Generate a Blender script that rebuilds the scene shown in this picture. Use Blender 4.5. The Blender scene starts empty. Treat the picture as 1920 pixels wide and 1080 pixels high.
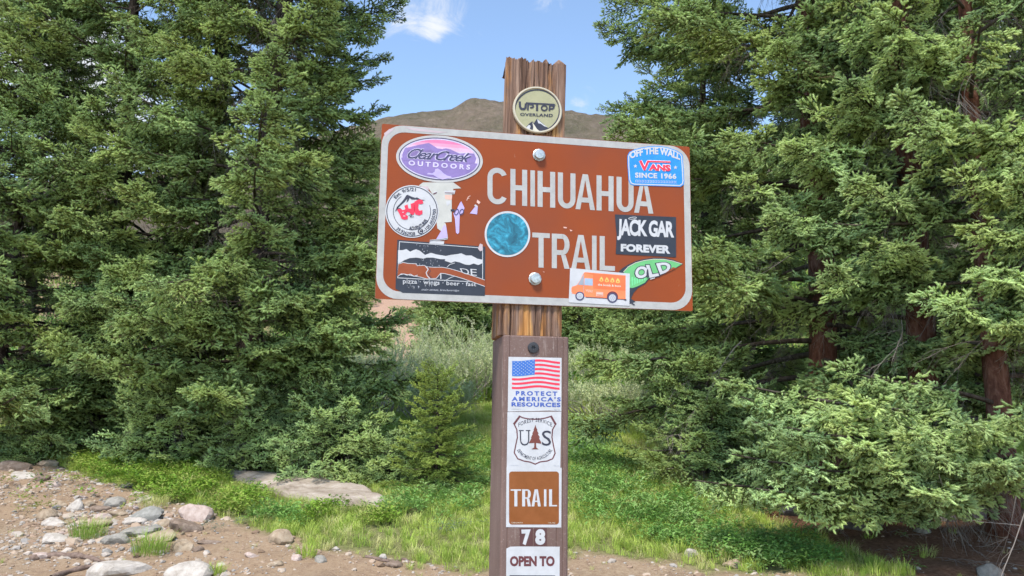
import bpy, math, random
import numpy as np
from mathutils import Vector, Matrix, Euler

# ------------------------------------------------------------------ camera, sky, sun, exposure
sc = bpy.context.scene
COL = sc.collection
FPX = 1600.0                                   # focal length in photo pixels (1920 wide)
cam_up = Vector((0.0139, 0.9877, -0.1571)).normalized()      # world up seen by the camera (small roll, looking up 9 deg)
fw = Vector((0, 0, -1))
cy_ = (fw - fw.dot(cam_up) * cam_up).normalized()
cx_ = cy_.cross(cam_up).normalized()
RW = Matrix((cx_, cy_, cam_up))                # camera -> world
CAM = Vector((0, 0, 1.5))
cd = bpy.data.cameras.new('camera')
cd.sensor_width = 36.0
cd.lens = 36.0 * FPX / 1920.0
cd.clip_start = 0.05
cd.clip_end = 8000
cd.dof.use_dof = True
cd.dof.focus_distance = 1.6
cd.dof.aperture_fstop = 32.0
co = bpy.data.objects.new('camera', cd)
COL.objects.link(co)
co.matrix_world = Matrix.Translation(CAM) @ RW.to_4x4()
sc.camera = co

SUN_EL, SUN_AZ = math.radians(58), math.radians(205)         # azimuth clockwise from +Y: behind the camera, to the left
sdir = Vector((math.sin(SUN_AZ) * math.cos(SUN_EL), math.cos(SUN_AZ) * math.cos(SUN_EL), math.sin(SUN_EL)))
sl = bpy.data.lights.new('sun', 'SUN')
sl.energy = 2.7
sl.angle = math.radians(12)
sl.color = (1.0, 0.945, 0.86)
so = bpy.data.objects.new('sun', sl)
so.rotation_euler = sdir.to_track_quat('Z', 'Y').to_euler()
so.location = sdir * 60
COL.objects.link(so)

sc.view_settings.view_transform = 'Standard'
sc.view_settings.look = 'None'
sc.view_settings.exposure = 1.17
sc.view_settings.gamma = 1
sc.cycles.max_bounces = 6
sc.cycles.diffuse_bounces = 4
sc.cycles.glossy_bounces = 2
sc.cycles.transmission_bounces = 2
sc.cycles.use_denoising = True


def raydir(px, py):
    v = RW @ Vector(((px - 960) / FPX, -(py - 540) / FPX, -1.0))
    return v / v.y


def at(px, py, D):
    return CAM + raydir(px, py) * D


world = bpy.data.worlds.new('World')
sc.world = world
world.use_nodes = True
nt = world.node_tree
nt.nodes.clear()
N = nt.nodes.new
out = N('ShaderNodeOutputWorld')
bg = N('ShaderNodeBackground')
bg.inputs['Strength'].default_value = 0.125
sky = N('ShaderNodeTexSky')
sky.sky_type = 'NISHITA'
sky.sun_disc = False
sky.sun_elevation = SUN_EL
sky.sun_rotation = SUN_AZ
sky.altitude = 3100
sky.air_density = 1.0
sky.dust_density = 0.6
sky.ozone_density = 1.2
tc = N('ShaderNodeTexCoord')
# clouds: noise over the direction flattened onto a high layer, plus the few wisps the photograph shows
sep = N('ShaderNodeSeparateXYZ')
nt.links.new(tc.outputs['Generated'], sep.inputs[0])
addz = N('ShaderNodeMath'); addz.operation = 'ADD'; addz.inputs[1].default_value = 0.12
nt.links.new(sep.outputs['Z'], addz.inputs[0])
mxz = N('ShaderNodeMath'); mxz.operation = 'MAXIMUM'; mxz.inputs[1].default_value = 0.05
nt.links.new(addz.outputs[0], mxz.inputs[0])
dv = N('ShaderNodeVectorMath'); dv.operation = 'DIVIDE'
cmb = N('ShaderNodeCombineXYZ')
for k in range(3):
    nt.links.new(mxz.outputs[0], cmb.inputs[k])
nt.links.new(tc.outputs['Generated'], dv.inputs[0])
nt.links.new(cmb.outputs[0], dv.inputs[1])
ns = N('ShaderNodeTexNoise')
ns.inputs['Scale'].default_value = 6.5
ns.inputs['Detail'].default_value = 8
ns.inputs['Roughness'].default_value = 0.68
ns.inputs['Distortion'].default_value = 0.9
nt.links.new(dv.outputs[0], ns.inputs['Vector'])
acc = None
for (px, py, rad, amp) in [(765, 0, .085, .20), (825, 22, .05, .17), (1015, -14, .045, .26), (1085, 204, .022, .22), (820, 124, .012, .2), (815, 58, .022, .18), (780, 62, .02, .1),
                           (60, 30, .12, .32), (150, 110, .12, .26), (1880, 60, .14, .30), (1800, 200, .13, .3), (1650, 180, .10, .10), (200, 260, .2, .28), (450, 240, .12, .14)]:
    d = raydir(px, py).normalized()
    ds = N('ShaderNodeVectorMath'); ds.operation = 'DISTANCE'
    ds.inputs[1].default_value = d
    nt.links.new(tc.outputs['Generated'], ds.inputs[0])
    mr = N('ShaderNodeMapRange'); mr.interpolation_type = 'SMOOTHSTEP'
    mr.inputs['From Min'].default_value = rad
    mr.inputs['From Max'].default_value = 0.0
    mr.inputs['To Max'].default_value = amp
    nt.links.new(ds.outputs['Value'], mr.inputs['Value'])
    if acc is None:
        acc = mr.outputs[0]
    else:
        a = N('ShaderNodeMath'); a.operation = 'ADD'
        nt.links.new(acc, a.inputs[0]); nt.links.new(mr.outputs[0], a.inputs[1])
        acc = a.outputs[0]
a = N('ShaderNodeMath'); a.operation = 'ADD'
nt.links.new(acc, a.inputs[0]); nt.links.new(ns.outputs['Fac'], a.inputs[1])
cr = N('ShaderNodeMapRange'); cr.interpolation_type = 'SMOOTHSTEP'
cr.inputs['From Min'].default_value = 0.62
cr.inputs['From Max'].default_value = 1.0
nt.links.new(a.outputs[0], cr.inputs['Value'])
mix = N('ShaderNodeMix'); mix.data_type = 'RGBA'
tint = N('ShaderNodeMix'); tint.data_type = 'RGBA'; tint.blend_type = 'MULTIPLY'
tint.inputs['Factor'].default_value = 1.0
nt.links.new(sky.outputs[0], tint.inputs['A'])
tint.inputs['B'].default_value = (1.42, 1.38, 1.26, 1)
nt.links.new(cr.outputs[0], mix.inputs['Factor'])
nt.links.new(tint.outputs['Result'], mix.inputs['A'])
mix.inputs['B'].default_value = (3.3, 3.45, 3.7, 1)
nt.links.new(mix.outputs['Result'], bg.inputs['Color'])
nt.links.new(bg.outputs[0], out.inputs[0])


# ------------------------------------------------------------------ helpers
def lin(c):
    c = c / 255.0
    return c / 12.92 if c <= 0.04045 else ((c + 0.055) / 1.055) ** 2.4


def srgb(r, g, b):
    return (lin(r), lin(g), lin(b), 1)


def mesh_np(name, V, F=None, sizes=None, mats=(), mi=None, smooth=False, loops=None):
    """V (n,3); F list/array of equal polygons (m,k), or loops + sizes for mixed ones."""
    me = bpy.data.meshes.new(name)
    V = np.asarray(V, dtype=np.float32)
    me.vertices.add(len(V))
    me.vertices.foreach_set('co', V.ravel())
    if F is not None or loops is not None:
        if loops is None:
            F = np.asarray(F, dtype=np.int32)
            loops = F.ravel()
            sizes = np.full(len(F), F.shape[1], dtype=np.int32)
        loops = np.asarray(loops, dtype=np.int32)
        sizes = np.asarray(sizes, dtype=np.int32)
        me.loops.add(len(loops))
        me.loops.foreach_set('vertex_index', loops)
        me.polygons.add(len(sizes))
        st = np.zeros(len(sizes), dtype=np.int32)
        st[1:] = np.cumsum(sizes)[:-1]
        me.polygons.foreach_set('loop_start', st)
        if mi is not None:
            me.polygons.foreach_set('material_index', np.asarray(mi, dtype=np.int32))
        me.polygons.foreach_set('use_smooth', np.full(len(sizes), smooth, dtype=bool))
    for m in mats:
        me.materials.append(m)
    me.update(calc_edges=True)
    me.validate()
    return me


def link(name, me, parent=None, loc=None, label=None, cat=None, group=None, kind=None):
    o = bpy.data.objects.new(name, me)
    COL.objects.link(o)
    if loc is not None:
        o.location = loc
    if parent is not None:
        o.parent = parent
    if label: o['label'] = label
    if cat: o['category'] = cat
    if group: o['group'] = group
    if kind: o['kind'] = kind
    return o


def empty(name, loc, label, cat, group=None):
    o = bpy.data.objects.new(name, None)
    o.empty_display_size = 0.1
    COL.objects.link(o)
    o.location = loc
    o['label'] = label
    o['category'] = cat
    if group: o['group'] = group
    return o


class Mat:
    """small node-material builder"""
    def __init__(s, name, rough=0.7, spec=0.3, metallic=0.0):
        s.m = bpy.data.materials.new(name)
        s.m.use_nodes = True
        s.t = s.m.node_tree
        s.b = s.t.nodes['Principled BSDF']
        s.b.inputs['Roughness'].default_value = rough
        s.b.inputs['Specular IOR Level'].default_value = spec
        s.b.inputs['Metallic'].default_value = metallic
        s._tc = None

    def n(s, typ, **kw):
        nd = s.t.nodes.new(typ)
        for k, v in kw.items():
            setattr(nd, k, v)
        return nd

    def l(s, a, b):
        s.t.links.new(a, b)

    def coord(s, scale=(1, 1, 1), kind='Object'):
        if s._tc is None:
            s._tc = s.n('ShaderNodeTexCoord')
        mp = s.n('ShaderNodeMapping')
        mp.inputs['Scale'].default_value = scale
        s.l(s._tc.outputs[kind], mp.inputs['Vector'])
        return mp.outputs[0]

    def noise(s, scale=5, detail=4, rough=0.6, vec=None, dist=0.0):
        nd = s.n('ShaderNodeTexNoise')
        nd.inputs['Scale'].default_value = scale
        nd.inputs['Detail'].default_value = detail
        nd.inputs['Roughness'].default_value = rough
        nd.inputs['Distortion'].default_value = dist
        if vec is not None:
            s.l(vec, nd.inputs['Vector'])
        return nd.outputs['Fac']

    def ramp(s, fac, stops):
        nd = s.n('ShaderNodeValToRGB')
        el = nd.color_ramp.elements
        while len(el) < len(stops):
            el.new(0.5)
        for e, (p, c) in zip(el, stops):
            e.position = p
            e.color = c if len(c) == 4 else (*c, 1)
        s.l(fac, nd.inputs['Fac'])
        return nd.outputs['Color']

    def mix(s, fac, a, b, blend='MIX'):
        nd = s.n('ShaderNodeMix')
        nd.data_type = 'RGBA'
        nd.blend_type = blend
        for sock, v in (('Factor', fac), ('A', a), ('B', b)):
            if hasattr(v, 'is_output') or hasattr(v, 'links'):
                s.l(v, nd.inputs[sock])
            else:
                if sock == 'Factor':
                    nd.inputs[sock].default_value = v
                else:
                    nd.inputs[sock].default_value = v if len(v) == 4 else (*v, 1)
        return nd.outputs['Result']

    def maprange(s, v, a, b, c=0, d=1):
        nd = s.n('ShaderNodeMapRange')
        nd.inputs['From Min'].default_value = a
        nd.inputs['From Max'].default_value = b
        nd.inputs['To Min'].default_value = c
        nd.inputs['To Max'].default_value = d
        s.l(v, nd.inputs['Value'])
        return nd.outputs[0]

    def color(s, c):
        if hasattr(c, 'links'):
            s.l(c, s.b.inputs['Base Color'])
        else:
            s.b.inputs['Base Color'].default_value = c if len(c) == 4 else (*c, 1)
        return s

    def bump(s, h, strength=0.3, dist=0.01):
        nd = s.n('ShaderNodeBump')
        nd.inputs['Strength'].default_value = strength
        nd.inputs['Distance'].default_value = dist
        s.l(h, nd.inputs['Height'])
        s.l(nd.outputs[0], s.b.inputs['Normal'])
        return s


def tube(path, radii, n=6, cap=True):
    """tube along a path; returns V, F(quads)"""
    P = np.asarray(path, float)
    k = len(P)
    T = np.gradient(P, axis=0)
    T /= np.linalg.norm(T, axis=1)[:, None] + 1e-9
    ref = np.array([0, 0, 1.0]) if abs(T[0][2]) < 0.9 else np.array([1.0, 0, 0])
    A = np.cross(T, ref); A /= np.linalg.norm(A, axis=1)[:, None] + 1e-9
    B = np.cross(T, A)
    ang = np.linspace(0, 2 * math.pi, n, endpoint=False)
    V = (P[:, None, :] + np.asarray(radii, float)[:, None, None] * (np.cos(ang)[None, :, None] * A[:, None, :] + np.sin(ang)[None, :, None] * B[:, None, :])).reshape(-1, 3)
    F = []
    for i in range(k - 1):
        for j in range(n):
            F.append((i * n + j, i * n + (j + 1) % n, (i + 1) * n + (j + 1) % n, (i + 1) * n + j))
    return V, np.array(F, dtype=np.int32)


class Soup:
    """collects equal-size polygons"""
    def __init__(s, k=4):
        s.V, s.F, s.n, s.k, s.M = [], [], 0, k, []

    def add(s, V, F, m=0):
        s.V.append(np.asarray(V, float)); s.F.append(np.asarray(F, dtype=np.int32) + s.n); s.n += len(V)
        s.M.append(np.full(len(F), m, dtype=np.int32))

    def mesh(s, name, mats, smooth=True):
        return mesh_np(name, np.concatenate(s.V), np.concatenate(s.F), mats=mats, mi=np.concatenate(s.M), smooth=smooth)


def vnoise(x, y, seed=0):
    """cheap smooth pseudo noise of numpy arrays, about -1..1"""
    r = np.random.RandomState(seed)
    o = 0
    for k in range(6):
        a = r.uniform(0, 6.28); f = r.uniform(0.7, 1.6); p = r.uniform(0, 6.28)
        o = o + np.sin((x * math.cos(a) + y * math.sin(a)) * f * 2 + p + 1.3 * np.sin((x * math.sin(a) - y * math.cos(a)) * f * 1.3 + p * 2))
    return o / 3.2
# ------------------------------------------------------------------ terrain
PROF_Y = [-20, 0, 3, 7, 8.2, 9.3, 10.8, 13, 17, 22, 30, 40, 60, 90, 200, 600, 3000]
PROF_Z = [0, 0, .02, .32, .49, .64, .81, 1.06, 1.44, 1.9, 3.4, 6.4, 13, 19, 26, 40, 60]


def zg(x, y):
    x = np.asarray(x, float); y = np.asarray(y, float)
    z = np.interp(y, PROF_Y, PROF_Z)
    z = z + 0.035 * vnoise(x * .9, y * .9, 3) * np.clip((y - 3) / 3, 0, 1) + 0.012 * vnoise(x * 4, y * 4, 5)
    far = np.clip((y - 24) / 20, 0, 1)
    z = z + far * 0.5 * vnoise(x * .12, y * .12, 8)
    return z


def ground(px, py):
    """the ground point seen at a photo pixel"""
    r = raydir(px, py)
    D = 4.0
    while D < 60:
        p = CAM + r * D
        if p.z < float(zg(p.x, p.y)):
            return p
        D += 0.03
    return CAM + r * 40


edge_px = [(-300, 835), (0, 858), (90, 872), (180, 900), (260, 925), (340, 955), (440, 978), (520, 1002), (600, 1028), (700, 1040), (800, 1058), (900, 1072),
           (1000, 1064), (1100, 1040), (1200, 1046), (1300, 1060), (1400, 1076), (1500, 1085), (1700, 1120)]
edge_w = [ground(*p) for p in edge_px]
EX = np.array([p.x for p in edge_w]); EY = np.array([p.y for p in edge_w])
duff_px = [(1390, 935), (1450, 975), (1510, 1000), (1580, 1028), (1660, 1065), (1760, 1110), (2100, 1160), (2600, 1200), (2600, 860), (1900, 880), (1600, 905), (1420, 910)]
duff_w = [ground(*p) for p in duff_px]


def in_poly(x, y, poly):
    inside = np.zeros(x.shape, bool)
    n = len(poly)
    for i in range(n):
        x1, y1 = poly[i].x, poly[i].y
        x2, y2 = poly[(i + 1) % n].x, poly[(i + 1) % n].y
        c = ((y1 > y) != (y2 > y)) & (x < (x2 - x1) * (y - y1) / (y2 - y1 + 1e-12) + x1)
        inside ^= c
    return inside


def dirt_mask(x, y):
    """1 on the bare trail, 0 in the green"""
    yb = np.interp(x, EX, EY) + 0.16 * vnoise(x * 3, y * 3, 11) + 0.07 * vnoise(x * 9, y * 9, 12)
    return np.clip((yb - y) / 0.25 + 0.5, 0, 1)


def duff_mask(x, y):
    xx = x + 0.1 * vnoise(x * 4, y * 4, 21); yy = y + 0.1 * vnoise(x * 4, y * 4, 22)
    return in_poly(xx, yy, duff_w).astype(float)


def axis(dense_a, dense_b, step, far_a, far_b, n_far=60):
    mid = np.arange(dense_a, dense_b, step)
    lo = dense_a - (np.geomspace(step, dense_a - far_a, n_far))[::-1] if far_a < dense_a else np.array([])
    hi = dense_b + np.geomspace(step, far_b - dense_b, n_far)
    return np.concatenate([lo, mid, [dense_b], hi])


gx = axis(-8, 8, 0.07, -3000, 3000, 70)
gy = axis(5, 14, 0.06, -60, 3000, 80)
GX, GY = np.meshgrid(gx, gy)
GZ = zg(GX, GY)
# the spoil bank with bare red earth between the trees stays part of this sheet
nx, ny = len(gx), len(gy)
idx = np.arange(nx * ny).reshape(ny, nx)
F = np.stack([idx[:-1, :-1], idx[:-1, 1:], idx[1:, 1:], idx[1:, :-1]], -1).reshape(-1, 4)

g = Mat('ground_earth', rough=0.95, spec=0.1)
at_d = g.n('ShaderNodeAttribute', attribute_name='dirt').outputs['Fac']
at_f = g.n('ShaderNodeAttribute', attribute_name='duff').outputs['Fac']
at_h = g.n('ShaderNodeAttribute', attribute_name='bank').outputs['Fac']
big = g.noise(0.9, 5, vec=g.coord())
fine = g.noise(24, 8, 0.75, vec=g.coord())
grit = g.noise(140, 4, 0.7, vec=g.coord())
dirt = g.ramp(fine, [(0.30, (.13, .088, .055)), (0.48, (.265, .19, .125)), (0.70, (.38, .295, .205))])
dirt = g.mix(g.maprange(big, .42, .6), dirt, g.mix(0.55, dirt, (.30, .20, .125)))
mid_ = g.noise(5.5, 6, .7, vec=g.coord(), dist=.5)
dirt = g.mix(g.maprange(mid_, .52, .64), dirt, g.mix(0.5, dirt, (.17, .11, .075)))
dirt = g.mix(g.maprange(grit, .55, .75), dirt, (.44, .36, .29))
soil = g.ramp(fine, [(0.3, (.09, .10, .035)), (0.55, (.18, .18, .075)), (0.8, (.30, .25, .15))])
duff = g.ramp(fine, [(0.3, (.10, .045, .025)), (0.5, (.22, .11, .065)), (0.75, (.36, .215, .14))])
bank = g.ramp(fine, [(0.3, (.28, .17, .12)), (0.6, (.42, .28, .21)), (0.8, (.5, .4, .33))])
c = g.mix(at_d, soil, dirt)
c = g.mix(at_f, c, duff)
c = g.mix(at_h, c, bank)
g.color(c)
g.bump(fine, 0.6, 0.03)
me = mesh_np('ground', np.stack([GX, GY, GZ], -1).reshape(-1, 3), F, mats=[g.m], smooth=True)
for nm, arr in (('dirt', dirt_mask(GX, GY)), ('duff', duff_mask(GX, GY)),
                ('bank', np.clip(np.clip((np.exp(-((GX / GY + .125) / .06) ** 2) - .35) * 3, 0, 1) * np.clip((GY - 27) / 3, 0, 1) * (GY < 75) + np.clip((GY - 30) / 3, 0, 1) * np.clip((-GX / GY - .28) / .05, 0, 1), 0, 1))):
    a_ = me.attributes.new(nm, 'FLOAT', 'POINT')
    a_.data.foreach_set('value', arr.astype(np.float32).ravel())
link('ground', me, kind='structure', label='rising ground with a stony dirt trail, green verge and needle litter')

# ---- mountain: ridge line at about 1.5 km, slopes falling toward the valley
ridge_px = [(-1400, 300), (-700, 260), (-200, 330), (0, 345), (250, 330), (480, 290), (620, 248), (720, 221), (760, 214), (800, 209), (846, 206), (866, 194), (884, 184), (896, 183), (912, 188), (940, 191),
            (1000, 200), (1065, 207), (1100, 214), (1150, 216), (1250, 232), (1400, 262), (1650, 300), (2000, 330), (2600, 300), (3300, 340)]
az = np.linspace(-1400, 3300, 520)
rp = np.interp(az, [p[0] for p in ridge_px], [p[1] for p in ridge_px])
RR = np.concatenate([np.linspace(450, 1500, 90), np.linspace(1520, 2100, 16)])
MV = np.zeros((len(RR), len(az), 3))
for j, (a_, b_) in enumerate(zip(az, rp)):
    d = raydir(a_, 800)
    e = raydir(a_, b_)
    hx = math.hypot(d.x, 1.0)
    top = e.z * 1500 / 1.0 + 1.5
    ex = e.x
    for i, R in enumerate(RR):
        t = (R - 450) / 1050
        s = (t ** 1.25) if t <= 1 else 1 - (t - 1) * 1.1
        MV[i, j] = (ex * R, R, 20 + (top - 20) * s)
XX, YY = MV[..., 0], MV[..., 1]
T_ = np.clip((RR[:, None] - 450) / 1050, 0, 1)
amp = 46 * np.sin(T_ * math.pi) ** 0.8
gully = 1 - np.abs(vnoise(XX / 90 + YY / 400, YY / 400, 31)) * 1.4
MV[..., 2] += amp * (gully * .6 + .5 * vnoise(XX / 160, YY / 160, 32)) + 2.2 * vnoise(XX / 12, YY / 12, 33) + 1.2 * vnoise(XX / 5, YY / 7, 34)
ids = np.arange(len(RR) * len(az)).reshape(len(RR), len(az))
F = np.stack([ids[:-1, :-1], ids[:-1, 1:], ids[1:, 1:], ids[1:, :-1]], -1).reshape(-1, 4)
m = Mat('mountain_slope', rough=1, spec=0)
n1 = m.noise(0.006, 8, 0.65, vec=m.coord((1, .5, 1.6)))
n2 = m.noise(0.055, 10, 0.8, vec=m.coord((1, .4, 1)), dist=1.0)
c = m.ramp(n1, [(.36, (.145, .135, .09)), (.5, (.20, .165, .12)), (.64, (.25, .195, .15))])
c = m.mix(m.maprange(n2, .48, .62), c, (.25, .20, .16))
c = m.mix(m.maprange(n2, .43, .33), c, (.11, .115, .065))
m.color(c)
m.bump(n2, 1.0, 14.0)
link('mountain', mesh_np('mountain', MV.reshape(-1, 3), F, mats=[m.m], smooth=True), kind='structure', label='bare tan and green mountain ridge far behind the signpost')
# ------------------------------------------------------------------ spruce foliage
def needle_mat(name, a_, b_, trans=0.4):
    m = Mat(name, rough=0.5, spec=0.3)
    oi = m.n('ShaderNodeObjectInfo')
    ge = m.n('ShaderNodeNewGeometry')
    big = m.noise(.85, 3, .6, vec=ge.outputs['Position'])
    c = m.mix(oi.outputs['Random'], tuple(q * .72 for q in a_), tuple(q * 1.12 for q in b_))
    warm = m.mix(.38, c, (b_[0] * 1.35, b_[1] * 1.12, b_[2] * .7), 'MIX')
    c = m.mix(m.maprange(big, .42, .62), c, warm)
    m.color(c)
    # a little light passes through the needles
    tr = m.n('ShaderNodeBsdfTranslucent')
    m.l(c, tr.inputs['Color'])
    mx = m.n('ShaderNodeMixShader'); mx.inputs[0].default_value = trans
    o = m.t.nodes['Material Output']
    m.l(m.b.outputs[0], mx.inputs[1]); m.l(tr.outputs[0], mx.inputs[2]); m.l(mx.outputs[0], o.inputs[0])
    return m.m


NEEDLE_OLD = needle_mat('spruce_needle_old', (.100, .150, .042), (.155, .205, .052))
NEEDLE_NEW = needle_mat('spruce_needle_new', (.35, .52, .22), (.46, .60, .25))
NEEDLE_OLD_B = needle_mat('spruce_needle_old_bluish', (.078, .125, .038), (.120, .168, .046))
NEEDLE_NEW_B = needle_mat('spruce_needle_new_bluish', (.45, .64, .30), (.57, .73, .34))
tw = Mat('spruce_twig', rough=0.9, spec=0.1); tw.color((.12, .085, .05)); TWIG = tw.m
dt = Mat('dead_twig', rough=0.9, spec=0.1); dt.color((.24, .205, .18)); DEADTWIG = dt.m


def needles(rng, P0, P1, per_m, nlen, nwid, spread, rad):
    """triangular needles around straight twig pieces P0->P1 (k,3)"""
    L = np.linalg.norm(P1 - P0, axis=1)
    cnt = np.maximum(2, (L * per_m).astype(int))
    seg = np.repeat(np.arange(len(L)), cnt)
    t = rng.rand(len(seg))
    T = (P1 - P0) / (L[:, None] + 1e-9)
    Ts = T[seg]
    base = P0[seg] + (P1 - P0)[seg] * t[:, None]
    rnd = rng.randn(len(seg), 3); rnd[:, 2] += 0.35
    side = rnd - (rnd * Ts).sum(1)[:, None] * Ts
    side /= np.linalg.norm(side, axis=1)[:, None] + 1e-9
    sp = spread * (0.8 + 0.4 * rng.rand(len(seg)))
    d = Ts * np.cos(sp)[:, None] + side * np.sin(sp)[:, None]
    ln = nlen * (0.75 + 0.45 * rng.rand(len(seg)))
    w = np.cross(Ts, side) * nwid * 0.5
    base = base + side * rad
    tip = base + d * ln[:, None]
    V = np.stack([base - w, base + w, tip], 1).reshape(-1, 3)
    return V


def make_spray(seed, L=0.55, side_step=0.085, sub_step=0.085, mats=None, per_old=420, per_new=900, nwid=0.0034, nlen=0.019, newlen=0.055, density=1.0, core=1.0):
    rng = np.random.RandomState(seed)
    segs_old, segs_new, wood = [], [], []

    def curve(p, d, ln, level):
        """walk a twig of given length; record pieces; return sample points"""
        n = max(2, int(ln / 0.035))
        pts = [p.copy()]
        d = d / np.linalg.norm(d)
        for i in range(n):
            d = d + np.array([0.035, 0, 0.0]) + rng.randn(3) * 0.05
            if level == 0:
                d[2] += 0.012 * (i - n * .35)
            else:
                d[2] -= 0.02
            d /= np.linalg.norm(d)
            pts.append(pts[-1] + d * ln / n)
        pts = np.array(pts)
        cum = np.linspace(0, ln, n + 1)
        for i in range(n):
            if cum[i + 1] <= ln - newlen * .9:
                segs_old.append((pts[i], pts[i + 1]))
        T = pts[-1] - pts[-2]; T /= np.linalg.norm(T)
        nl = min(newlen * rng.uniform(.75, 1.2), ln * .8)
        segs_new.append((pts[-1] - T * nl, pts[-1]))
        wood.append((pts, level))
        return pts, cum

    pts, cum = curve(np.zeros(3), np.array([1, 0, -0.06]), L, 0)

    def along(pts, cum, s):
        return np.array([np.interp(s, cum, pts[:, k]) for k in range(3)])
    s = 0.05
    sgn = 1
    while s < L - 0.03:
        p = along(pts, cum, s)
        a = math.radians(rng.uniform(38, 58)) * sgn
        ln = min(0.27, 0.62 * (L - s) + 0.035) * rng.uniform(0.75, 1.1)
        zt = rng.uniform(-0.3, 0.3) + (0.5 if rng.rand() < 0.2 else 0)
        d = np.array([math.cos(a), math.sin(a), zt])
        tp, tc_ = curve(p, d, ln, 1)
        q = 0.04
        sg = 1
        while q < ln - 0.03:
            pp = along(tp, tc_, q)
            dd = tp[-1] - tp[0]; dd /= np.linalg.norm(dd)
            b = math.radians(rng.uniform(35, 60)) * sg
            r = np.array([dd[0] * math.cos(b) - dd[1] * math.sin(b), dd[0] * math.sin(b) + dd[1] * math.cos(b), dd[2] + rng.uniform(-.5, .5)])
            curve(pp, r, min(0.10, (ln - q) * .7 + .045) * rng.uniform(.75, 1.15), 2)
            q += sub_step * rng.uniform(.6, 1.2) * .6
            sg = -sg
        s += side_step * rng.uniform(.6, 1.1) * .5
        sgn = -sgn
    A = needles(rng, np.array([x[0] for x in segs_old]), np.array([x[1] for x in segs_old]), per_old * density, nlen, nwid, 0.95, 0.001)
    B = needles(rng, np.array([x[0] for x in segs_new]), np.array([x[1] for x in segs_new]), per_new * density, nlen * .72, nwid * .95, 0.62, 0.0065 * core)
    V = [A, B]
    nA, nB = len(A) // 3, len(B) // 3
    base = len(A) + len(B)
    F = [np.arange(base).reshape(-1, 3)]
    M = [np.zeros(nA, int), np.ones(nB, int)]
    off = base
    for w, lev in wood:
        r0 = (0.0045, 0.0028, 0.002)[lev]
        v, f = tube(w[[0, len(w) // 2, -1]], [r0, r0 * .8, r0 * .4], 3)
        f = np.concatenate([f[:, [0, 1, 2]], f[:, [0, 2, 3]]]) + off
        V.append(v); F.append(f); M.append(np.full(len(f), 2)); off += len(v)
    # the close-set needle bases read as a solid body along each shoot
    for segs, mi_, rr in ((segs_new, 1, .0088), (segs_old, 0, .0058)):
        for (a0, b0) in segs:
            if mi_ == 1:
                q = np.array([a0, a0 + (b0 - a0) * .3, a0 + (b0 - a0) * .8, b0]); rad = np.array([.55, 1.0, .85, .12]) * rr * core
            else:
                q = np.array([a0, (a0 + b0) / 2, b0]); rad = np.array([1, 1, 1]) * rr * core
            v, f = tube(q, rad, 5)
            f = np.concatenate([f[:, [0, 1, 2]], f[:, [0, 2, 3]]]) + off
            V.append(v); F.append(f); M.append(np.full(len(f), mi_)); off += len(v)
    me = mesh_np('spray_shape', np.concatenate(V), np.concatenate(F), mats=mats, mi=np.concatenate(M))
    return bpy.data.objects.new('spray_shape_%03d' % seed, me)


def make_dead(seed, L=0.5):
    rng = np.random.RandomState(seed)
    sp = Soup(4)

    def grow(p, d, ln, r, lev):
        n = 5
        pts = [p]
        for i in range(n):
            d = d + rng.randn(3) * .13 + np.array([0, 0, -.05])
            d /= np.linalg.norm(d)
            pts.append(pts[-1] + d * ln / n)
        sp.add(*tube(pts, np.linspace(r, r * .35, n + 1), 3))
        if lev < 2:
            for k in range(6 if lev == 0 else 3):
                i = rng.randint(1, n)
                a = rng.uniform(.4, .9) * rng.choice([-1, 1])
                dd = np.array([d[0] * math.cos(a) - d[1] * math.sin(a), d[0] * math.sin(a) + d[1] * math.cos(a), d[2] - rng.uniform(0, .5)])
                grow(pts[i], dd, ln * rng.uniform(.4, .7), r * .6, lev + 1)
    grow(np.zeros(3), np.array([1, 0, -.1]), L, .0042, 0)
    return bpy.data.objects.new('dead_twig_shape_%03d' % seed, sp.mesh('dead_twig_shape', [DEADTWIG]))


def collection(name, objs):
    c = bpy.data.collections.new(name)          # source shapes only, never linked to the scene
    for i, o in enumerate(objs):
        o.name = '%s_%02d' % (name, i)
        c.objects.link(o)
    return c


SPRAYS = collection('spray_near', [make_spray(10 + k, L=.55 - .04 * (k % 3), mats=[NEEDLE_OLD, NEEDLE_NEW, TWIG]) for k in range(6)])
SPRAYS_B = collection('spray_near_bluish', [make_spray(30 + k, L=.52 - .04 * (k % 3), newlen=.065, mats=[NEEDLE_OLD_B, NEEDLE_NEW_B, TWIG]) for k in range(6)])
SPRAYS_FAR = collection('spray_far', [make_spray(50 + k, L=.55, side_step=.10, sub_step=.12, nwid=.007, nlen=.024, density=.4, mats=[NEEDLE_OLD, NEEDLE_NEW, TWIG]) for k in range(3)])
NEEDLE_Y = needle_mat('young_spruce_needle', (.13, .20, .04), (.18, .25, .05))
NEEDLE_YN = needle_mat('young_spruce_tip', (.32, .47, .12), (.42, .54, .15))
SPRAYS_YOUNG = collection('spray_young', [make_spray(90 + k, L=.5, mats=[NEEDLE_Y, NEEDLE_YN, TWIG]) for k in range(3)])
SPRAYS_C = collection('spray_close', [make_spray(110 + k, L=.54 - .05 * (k % 3), side_step=.10, sub_step=.095, newlen=.075, nlen=.020, core=1.25, mats=[NEEDLE_OLD_B, NEEDLE_NEW_B, TWIG]) for k in range(6)])
DEAD = collection('dead_twigs', [make_dead(70 + k) for k in range(4)])


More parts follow.
